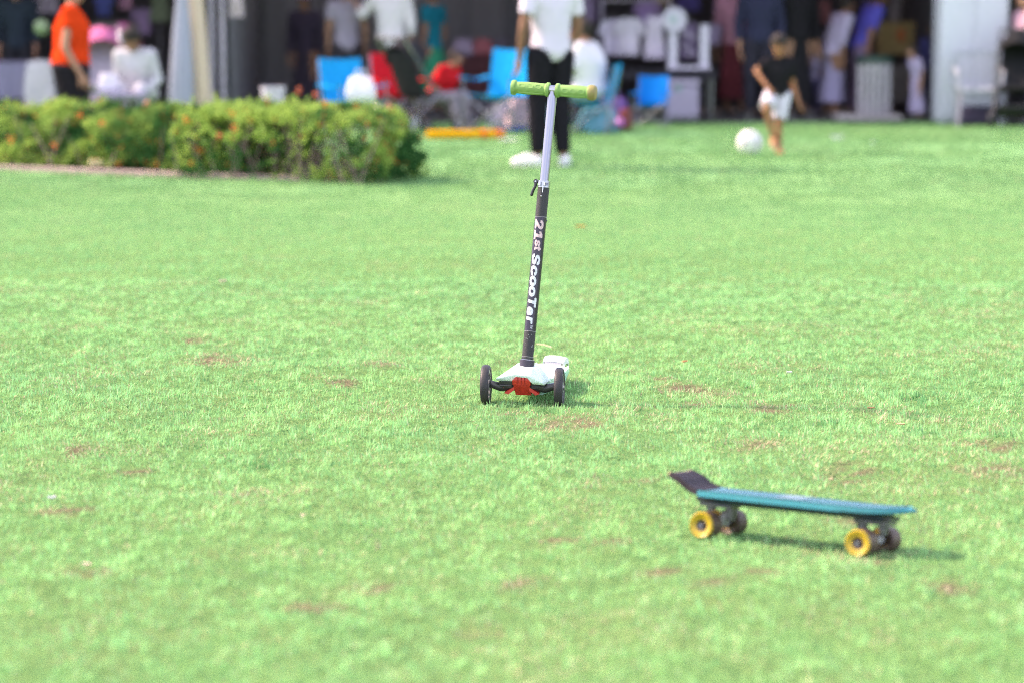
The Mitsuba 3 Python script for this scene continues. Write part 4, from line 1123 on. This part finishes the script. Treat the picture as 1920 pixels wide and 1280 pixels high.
for (u, v, r_, col, lab) in ((1143, 190, .050, (.62, .16, .62), 'magenta toy ball on top of the purple bag'), (1162, 231, .050, (.55, .18, .55), 'magenta toy ball at the right foot of the bag heap'), (757, 132, .048, (.50, .26, .66), 'violet toy ball on the red camp chair'), (228, 74, .085, (.72, .68, .78), 'white balloon above the pink hoods'), (78, 52, .09, (.20, .27, .14), 'olive green balloon behind the orange-clad person')):
    dd = 25.3 if u > 1000 else (26.0 if u > 500 else 27.4)
    o = unproj(u, v, dd)
    ball_key = thing('toy_ball' if 'balloon' not in lab else 'balloon', lab, 'toy ball' if 'balloon' not in lab else 'balloon')
    put(ball_key, lathe([(0, -r_), (r_ * .5, -r_ * .86), (r_ * .87, -r_ * .5), (r_, 0), (r_ * .87, r_ * .5), (r_ * .5, r_ * .86), (0, r_)], o, (0, 0, 1), 24), 'plastic', col, smooth=True)
    part(ball_key, 'valve' if 'balloon' not in lab else 'knot', lathe([(0, 0), (.008, 0), (.012, .014), (0, .014)], o + (0, 0, r_ * .98), (0, 0, 1), 10), 'rubber', np.array(col) * .8)

# yellow roll on the grass
pa, pb = np.array([*gp(800, 263), 0]), np.array([*gp(946, 262), 0])
yr = thing('rolled_mat', 'long bright yellow rolled mat with an orange strap lying on the grass', 'rolled mat')
pa[2] = pb[2] = .048
dirv = (pb - pa) / np.linalg.norm(pb - pa)
L_ = np.linalg.norm(pb - pa)
put(yr, lathe([(0, 0), (.036, .0), (.046, .012), (.047, L_ * .5), (.044, L_ - .02), (.034, L_), (0, L_)], pa, dirv, 28), 'cloth', (.78, .40, .012), smooth=40)
part(yr, 'strap', lathe([(.044, L_ * .70), (.052, L_ * .70), (.052, L_ * .76), (.044, L_ * .76), (.044, L_ * .70)], pa, dirv, 28), 'cloth', (.75, .14, .03))
part(yr, 'end_cap', lathe([(0, L_ - .02), (.047, L_ - .02), (.047, L_ - .10), (.040, L_ - .10), (0, L_ - .05)][::-1], pa, dirv, 28), 'cloth', (.72, .20, .05))
# white bowl behind the hedge
o = unproj(512, 185, 24.0)
bw_ = solo('bucket', 'white bucket showing above the clipped shrub', 'bucket', lathe([(0, 0), (.085, 0), (.118, .20), (.124, .21), (.124, .225), (.112, .225), (.080, .012), (0, .012)], (o[0], o[1], .285), (0, 0, 1), 32), 'plastic', (.62, .56, .68))
part(bw_, 'handle', path([(o[0] - .12, o[1], .50), (o[0] - .09, o[1] - .06, .43), (o[0], o[1] - .11, .40), (o[0] + .09, o[1] - .06, .43), (o[0] + .12, o[1], .50)], .004), 'metal', (.6, .6, .6))
stl2 = thing('folding_stool', 'small grey folding stool under the white bucket', 'stool')
part(stl2, 'seat', rbox((o[0], o[1], .26), (.34, .30, .045), .01), 'plastic', (.30, .28, .32))
for sx in (-1, 1):
    for sy in (-1, 1):
        part(stl2, 'leg', tube((o[0] + sx * .14, o[1] + sy * .12, .24), (o[0] - sx * .13, o[1] + sy * .12, .0), .011), 'metal', (.4, .4, .42))


# hanging garments
def garment(name, label, cat_, u, v, d, w, h, col, yaw=0, sleeves=True, spots=None, seed=0):
    """A shirt or dress hanging from its hanger; (u, v) is the top of its shoulders."""
    o = unproj(u, v, d)
    k = thing(name, label, cat_)
    if sleeves:
        out = [(-.12, 0), (-.5, -.08), (-.66, -.42), (-.5, -.48), (-.40, -.30), (-.42, -1), (.42, -1), (.40, -.30), (.5, -.48), (.66, -.42), (.5, -.08), (.12, 0), (0, -.05)]
    else:
        out = [(-.14, 0), (-.40, -.04), (-.36, -.25), (-.46, -.7), (-.5, -1), (.5, -1), (.46, -.7), (.36, -.25), (.40, -.04), (.14, 0), (0, -.08)]
    pg = Polygon([(x_ * w, y_ * h) for x_, y_ in out])
    t = trimesh.creation.extrude_polygon(pg, .03, engine='earcut').subdivide_to_size(.05)
    t.merge_vertices()
    V = t.vertices
    V[:, 2] += .022 * np.sin(V[:, 0] * 42 + seed) * np.clip(-V[:, 1] / h, 0, 1) + .012 * np.sin(V[:, 1] * 17 + seed)
    Mx = place(o[0], o[1], o[2], yaw) @ np.array([[1, 0, 0, 0], [0, 0, -1, 0], [0, 1, 0, 0], [0, 0, 0, 1.0]])
    put(k, t, 'cloth', col, Mx, smooth=50)
    part(k, 'hanger', union([bone((-.34 * w, -.03 * h, .015), (0, .03, .015), .006, lo=True), bone((.34 * w, -.03 * h, .015), (0, .03, .015), .006, lo=True), bone((0, .03, .015), (0, .09, .015), .004, lo=True), bone((0, .09, .015), (.022, .115, .015), .004, lo=True)]), 'plastic', (.05, .05, .05), Mx)
    if spots is not None:
        r = np.random.default_rng(seed)
        for _ in range(14):
            px_, py_ = r.uniform(-.34, .34) * w, r.uniform(-.92, -.3) * h
            part(k, 'printed_flower', lathe([(0, 0), (.026, 0), (.022, .006), (0, .006)], (px_, py_, .047 + .022 * math.sin(px_ * 42 + seed) * (-py_ / h) + .012 * math.sin(py_ * 17 + seed) - .016), (0, 0, 1), 8), 'cloth', spots, Mx)
    return k


WL = (.84, .76, .96)
def rack(label, ua, ub, d, ztop, col=(.5, .46, .55)):
    k = thing('clothes_rack', label, 'clothes rack')
    xa, xb = X_(ua, d), X_(ub, d)
    part(k, 'rail', tube((xa, d, ztop), (xb, d, ztop), .014), 'metal', col)
    for x_ in (xa, xb):
        part(k, 'post', tube((x_, d, .05), (x_, d, ztop), .016), 'metal', col)
        part(k, 'foot', tube((x_, d - .22, .05), (x_, d + .22, .05), .018), 'metal', col)


rack('clothes rack with the white shirts right of the standing person', 1128, 1256, 28.75, 1.40)
garment('hanging_shirt', 'white-lilac shirt at the left end of the middle rack', 'shirt', 1150, 36, 28.7, .30, .42, WL, 12, seed=1)
garment('hanging_shirt', 'white shirt second from the left on the middle rack', 'shirt', 1180, 33, 28.6, .30, .44, (.90, .83, .98), -10, seed=2)
garment('hanging_shirt', 'narrow white dress at the right end of the middle rack', 'dress', 1227, 30, 28.6, .24, .50, (.88, .80, .97), 5, False, seed=3)
garment('hanging_shirt', 'lilac top low on the middle rack behind the white shirts', 'shirt', 1213, 4, 29.0, .26, .30, (.34, .24, .46), 0, seed=4)
garment('hanging_shirt', 'purple spotted dress inside the white display frame', 'dress', 1292, 42, 28.55, .22, .42, (.17, .13, .22), 0, False, spots=(.52, .46, .60), seed=5)
garment('hanging_shirt', 'lilac top right of the white display frame', 'shirt', 1338, 46, 28.8, .16, .24, (.30, .25, .40), 0, seed=6)
df = thing('display_stand', 'white display stand on the dark table, round head at its left post', 'display stand')
for u in (1262, 1321):
    part(df, 'post', rbox((X_(u, 28.1), 28.10, .86), (.10, .05, .52), .01), 'plastic', (.64, .60, .72))
part(df, 'base', rbox((X_(1292, 28.1), 28.10, .625), (.50, .16, .045), .012), 'plastic', (.64, .60, .72))
part(df, 'round_head', lathe([(0, -.02), (.135, -.02), (.145, 0), (.135, .02), (0, .02)], unproj(1264, 38, 28.05), (0, 1, 0), 36), 'plastic', (.58, .55, .66))
part(df, 'head_disc', lathe([(0, -.004), (.05, -.004), (.05, .004), (0, .004)], unproj(1262, 36, 28.02), (0, 1, 0), 28), 'plastic', (.40, .50, .50))
cb = thing('cool_box', 'pale lilac cool box standing below the display frame', 'cool box')
xc = X_(1281, 27.75)
part(cb, 'box', rbox((xc, 27.85, .25), (.37, .30, .36), .02), 'plastic', (.36, .31, .44))
part(cb, 'lid', rbox((xc, 27.85, .465), (.39, .32, .06), .02), 'plastic', (.42, .37, .50))
part(cb, 'clasp', rbox((xc - .05, 27.69, .40), (.06, .02, .06), .005), 'plastic', (.20, .34, .33))
part(cb, 'base_frame', rbox((xc, 27.85, .055), (.35, .28, .04), .01), 'plastic', (.2, .18, .22))
# left stall clothes
rack('clothes rack in the far left stall', -30, 300, 30.2, 1.62, (.2, .19, .22))
for i_, (u, v, w, h, col, sl2, lab) in enumerate(((12, -8, .34, .62, (.035, .034, .05), True, 'black shirt at the left end of the far left rack'), (48, -4, .34, .66, (.028, .038, .055), True, 'dark teal shirt second on the far left rack'), (86, -40, .30, .42, (.40, .36, .44), False, 'pale grey top above the orange-clad person'), (196, -10, .20, .26, (.10, .12, .36), True, 'blue top on the far left rack'), (236, -26, .16, .28, (.50, .27, .40), False, 'pink vest on the far left rack'),
                                            (268, 16, .24, .32, (.34, .24, .42), True, 'lilac shirt on the far left rack'), (300, -14, .26, .36, (.17, .21, .14), False, 'olive dress at the right end of the far left rack'))):
    garment('hanging_shirt', lab, 'garment', u, v, 30.0, w, h, col, (i_ % 3 - 1) * 9, sl2, seed=20 + i_)
garment('hanging_shirt', 'pale pinkish vest hanging beside the left tent pole', 'vest', 443, -42, 27.4, .16, .44, (.55, .47, .50), 0, False, seed=31)
garment('hanging_shirt', 'lilac scarf inside the stall to the right of the standing person', 'scarf', 1098, -20, 28.9, .22, .40, (.36, .27, .44), 0, False, seed=32)
rack('long clothes rack at the back of the dark stall behind the crowd', 1068, 1770, 30.6, 1.60, (.16, .15, .17))
for i_, (u, v, w, h, col, lab) in enumerate(((1085, 6, .26, .44, (.30, .22, .40), 'lilac dress at the left end of the long rack'), (1118, -20, .22, .36, (.20, .17, .25), 'dusky violet vest on the long rack'), (1240, -34, .26, .30, (.36, .27, .12), 'ochre top on the long rack'), (1292, -30, .30, .34, (.10, .09, .26), 'deep blue top on the long rack'),
                                            (1356, -20, .24, .28, (.42, .34, .54), 'pale lilac vest on the long rack, left of the navy person'), (1402, -22, .26, .24, (.50, .48, .56), 'off-white vest on the long rack, above the navy person'), (1448, -14, .20, .26, (.46, .42, .40), 'cream vest on the long rack'), (1512, -8, .20, .30, (.24, .22, .28), 'grey vest on the long rack'), (1545, 0, .20, .30, (.26, .12, .12), 'maroon vest on the long rack'), (1628, -4, .18, .40, (.12, .10, .20), 'dark violet dress at the right of the long rack'))):
    garment('hanging_shirt', lab, 'garment', u, v, 30.5, w, h, col, (i_ % 3 - 1) * 12, i_ % 4 == 2, seed=60 + i_)
for u, d_, col, lab, yaw_ in ((905, 29.4, (.34, .12, .14), 'red patterned bundle at the left on the dark goods table', 5), (870, 29.45, (.36, .30, .42), 'lilac bundle on the dark goods table', -10), (940, 29.45, (.10, .09, .12), 'black bundle at the right on the dark goods table', 8)):
    bag('stuffed_bundle', lab, 'bundle', u, d_, .75, (.24, .2, .20), col, yaw_, int(u))
rack('clothes rack in the right stall above the mustard box', 1648, 1745, 30.3, 1.66, (.12, .11, .12))
for i_, (u, col, lab) in enumerate(((1660, (.10, .09, .09), 'dark trousers at the left of the right rack'), (1682, (.30, .27, .28), 'grey dress on the right rack'), (1700, (.06, .05, .05), 'black dress on the right rack'), (1716, (.44, .20, .20), 'salmon pink dress at the right of the right rack'))):
    garment('hanging_shirt', lab, 'garment', u, -30, 30.1, .15, .46, col, (i_ % 2) * 14, False, seed=40 + i_)
mb = thing('display_box', 'mustard brown display box with an orange mark in the right stall', 'display box')
o = unproj(1694, 68, 29.7)
put(mb, rbox((o[0], 29.85, o[2] - .03), (.58, .3, .40), .012), 'plain', (.36, .27, .11))
part(mb, 'orange_mark', rbox((o[0] - .03, 29.695, o[2] + .01), (.08, .012, .14), .004), 'plain', (.60, .16, .05))
part(mb, 'seam', rbox((o[0] + .07, 29.698, o[2] - .03), (.008, .006, .38), .002), 'plain', (.13, .09, .04))

# litter bin with slats on its slab
bxu = X_(1641, 28.15)
byu = 28.15
sl_k = thing('concrete_slab', 'pale concrete slab under the slatted bin', 'slab')
put(sl_k, rbox((X_(1630, 28.0), byu - .05, .055), (.74, .60, .07), .012), 'soil', (.42, .38, .39))
bin_ = thing('litter_bin', 'round white slatted litter bin with a dark green top', 'litter bin')
part(bin_, 'liner', lathe([(0, 0), (.165, 0), (.165, .56), (.155, .56), (.155, .02), (0, .02)], (bxu, byu, .10), (0, 0, 1), 32), 'plastic', (.04, .038, .042))
for k in range(16):
    a_ = k * 2 * math.pi / 16
    c_ = np.array([math.cos(a_), math.sin(a_), 0])
    t_ = np.array([-math.sin(a_), math.cos(a_), 0])
    pts = [np.array([bxu, byu, 0]) + c_ * rr + t_ * ss + (0, 0, zz) for rr in (.178, .196) for ss in (-.020, .020) for zz in (.095, .68)]
    part(bin_, 'slat', hull(pts), 'plain', (.56, .53, .57))
for zz in (.16, .60):
    part(bin_, 'band', lathe([(.166, 0), (.1775, 0), (.1775, .03), (.166, .03), (.166, 0)], (bxu, byu, zz), (0, 0, 1), 32), 'metal', (.3, .3, .3))
part(bin_, 'lid', lathe([(.12, 0), (.215, 0), (.215, .05), (.19, .075), (.12, .085), (.12, 0)], (bxu, byu, .683), (0, 0, 1), 36), 'plastic', (.015, .045, .032))

# white cabinet
cab = thing('cabinet', 'tall white two-door cabinet on the right, in front of the stalls', 'cabinet')
xa, xb = X_(1766, 27.4), X_(1893, 27.4)
cw = xb - xa
part(cab, 'body', rbox(((xa + xb) / 2, 27.72, 1.03), (cw, .48, 2.0), .008), 'plastic', (.66, .68, .76))
for sx in (-1, 1):
    dk_ = part(cab, 'door', rbox(((xa + xb) / 2 + sx * cw * .245, 27.468, 1.05), (cw * .478, .022, 1.92), .004), 'plastic', (.68, .70, .78))
    if sx > 0:
        part(dk_, 'handle', rbox((xb - .10, 27.44, .905), (.045, .03, .13), .008), 'metal', (.35, .42, .40))
for sx in (xa + .05, xb - .05):
    part(cab, 'foot', rbox((sx, 27.52, .03), (.08, .08, .06), .006), 'plastic', (.55, .56, .62))
# white plastic chair before it
pc = thing('plastic_chair', 'white-grey plastic chair with an arched back in front of the cabinet', 'chair')
cx_, cy_ = X_(1837, 26.9), 26.9
M = place(cx_, cy_, Hs(cx_, cy_), 176)
part(pc, 'seat', soft(rbox((0, 0, .40), (.46, .44, .035), .012), .05, 2), 'plastic', (.46, .46, .53), M)
part(pc, 'back_frame', soft(path([(-.24, -.20, .42), (-.25, -.25, .70), (-.20, -.27, .80), (.20, -.27, .80), (.25, -.25, .70), (.24, -.20, .42)], .026, False), .03, 3), 'plastic', (.36, .39, .43), M)
for k in range(5):
    part(pc, 'back_slat', sheet(np.array([[(-.16 + .08 * k + xx, -.205 - .05 * tt, .42 + .37 * tt) for tt in np.linspace(0, 1, 5)] for xx in (-.026, 0, .026)]), .012), 'plastic', (.50, .50, .58), M)
for sx in (-1, 1):
    for yy in (-.19, .19):
        part(pc, 'leg', tube((sx * .20, yy, .39), (sx * .235, yy * 1.15, 0), .024, 10, .017), 'plastic', (.30, .28, .36) if yy > 0 else (.5, .5, .56), M)
    part(pc, 'arm', path([(sx * .24, -.22, .62), (sx * .26, .05, .63), (sx * .25, .20, .58), (sx * .23, .21, .40)], .020), 'plastic', (.40, .41, .47), M)
bag('draped_jacket', 'dark bundle pushed under the white plastic chair', 'bundle', 1838, 27.0, 0, (.40, .3, .22), (.04, .036, .06), 0, 61)

# ------------------------------------------------------------------ small things on the grass
def scrap(name, label, cat_, u, v, size, col, kind='leaf', yaw=0, lift=.018, curl=.3):
    g_ = gp(u, v)
    n_, m_ = 7, 5
    P = np.zeros((n_, m_, 3))
    for a_ in range(n_):
        t_ = a_ / (n_ - 1)
        w_ = size * .30 * (math.sin(math.pi * min(max(t_, .04), .96)) ** .8 if kind == 'leaf' else .9)
        for b_ in range(m_):
            s_ = b_ / (m_ - 1) * 2 - 1
            P[a_, b_] = ((t_ - .5) * size, s_ * w_, curl * size * (.35 * s_ * s_ + .5 * (t_ - .5) ** 2))
    solo(name, label, cat_, sheet(P, .0012), 'plain', col, place(g_[0], g_[1], Hs(*g_) + lift, yaw), smooth=50)


scrap('fallen_leaf', 'orange fallen leaf far back on the lawn, right of the scooter pole', 'leaf', 1088, 434, .06, (.62, .26, .05), yaw=20)
scrap('fallen_leaf', 'rust brown fallen leaf on the grass behind the skateboard', 'leaf', 1633, 776, .022, (.26, .13, .065), yaw=10)
scrap('fallen_leaf', 'tan fallen leaf beside the bare patch right of the scooter', 'leaf', 1284, 686, .030, (.46, .22, .09), yaw=60)
scrap('fallen_leaf', 'pale dry leaf between the rust brown leaf and the skateboard', 'leaf', 1688, 805, .026, (.60, .40, .24), yaw=-30)
scrap('paper_scrap', 'white paper scrap on the grass at the left of the photo', 'paper scrap', 98, 952, .017, (.82, .80, .80), 'paper', 25, curl=.9)
scrap('paper_scrap', 'tiny white scrap on the grass beyond the bare patch', 'paper scrap', 1480, 709, .016, (.82, .80, .80), 'paper', 5, curl=.9)
scrap('paper_scrap', 'white scrap far back on the lawn below the striped bin', 'paper scrap', 1570, 268, .10, (.82, .80, .82), 'paper', 15, .03, .9)
scrap('paper_scrap', 'faint white scrap right of the brighter one below the bin', 'paper scrap', 1637, 276, .05, (.80, .78, .80), 'paper', 70, .03, .9)
scrap('paper_scrap', 'cream scrap left of the scooter, half way up the lawn', 'paper scrap', 419, 538, .028, (.75, .62, .46), 'paper', 40, curl=.8)
scrap('paper_scrap', 'pinkish scrap near the lower left of the lawn', 'paper scrap', 162, 1074, .016, (.70, .52, .46), 'paper', -20, curl=.6)
scrap('paper_scrap', 'pale curled scrap standing in the grass left of centre below the scooter', 'paper scrap', 569, 992, .015, (.74, .62, .45), 'paper', 80, .02, 1.0)
g_ = gp(953, 271)
solo('paper_plate', 'white paper plate lying on the grass left of the white shoes', 'plate', lathe([(0, 0), (.06, 0), (.085, .016), (.092, .018), (.092, .021), (.084, .019), (.06, .004), (0, .004)], (g_[0], g_[1], Hs(*g_) + .022), (0, 0, 1), 28), 'plain', (.70, .72, .70))
g0, g1 = gp(1006, 655), gp(1034, 659)
solo('dry_stalk', 'pale dry stalk on the grass just behind the scooter pole', 'stalk', path([(g0[0], g0[1], Hs(*g0) + .022), ((g0[0] + g1[0]) / 2, (g0[1] + g1[1]) / 2 + .004, Hs(*g0) + .023), (g1[0], g1[1], Hs(*g1) + .02)], .0016), 'plain', (.72, .58, .40))
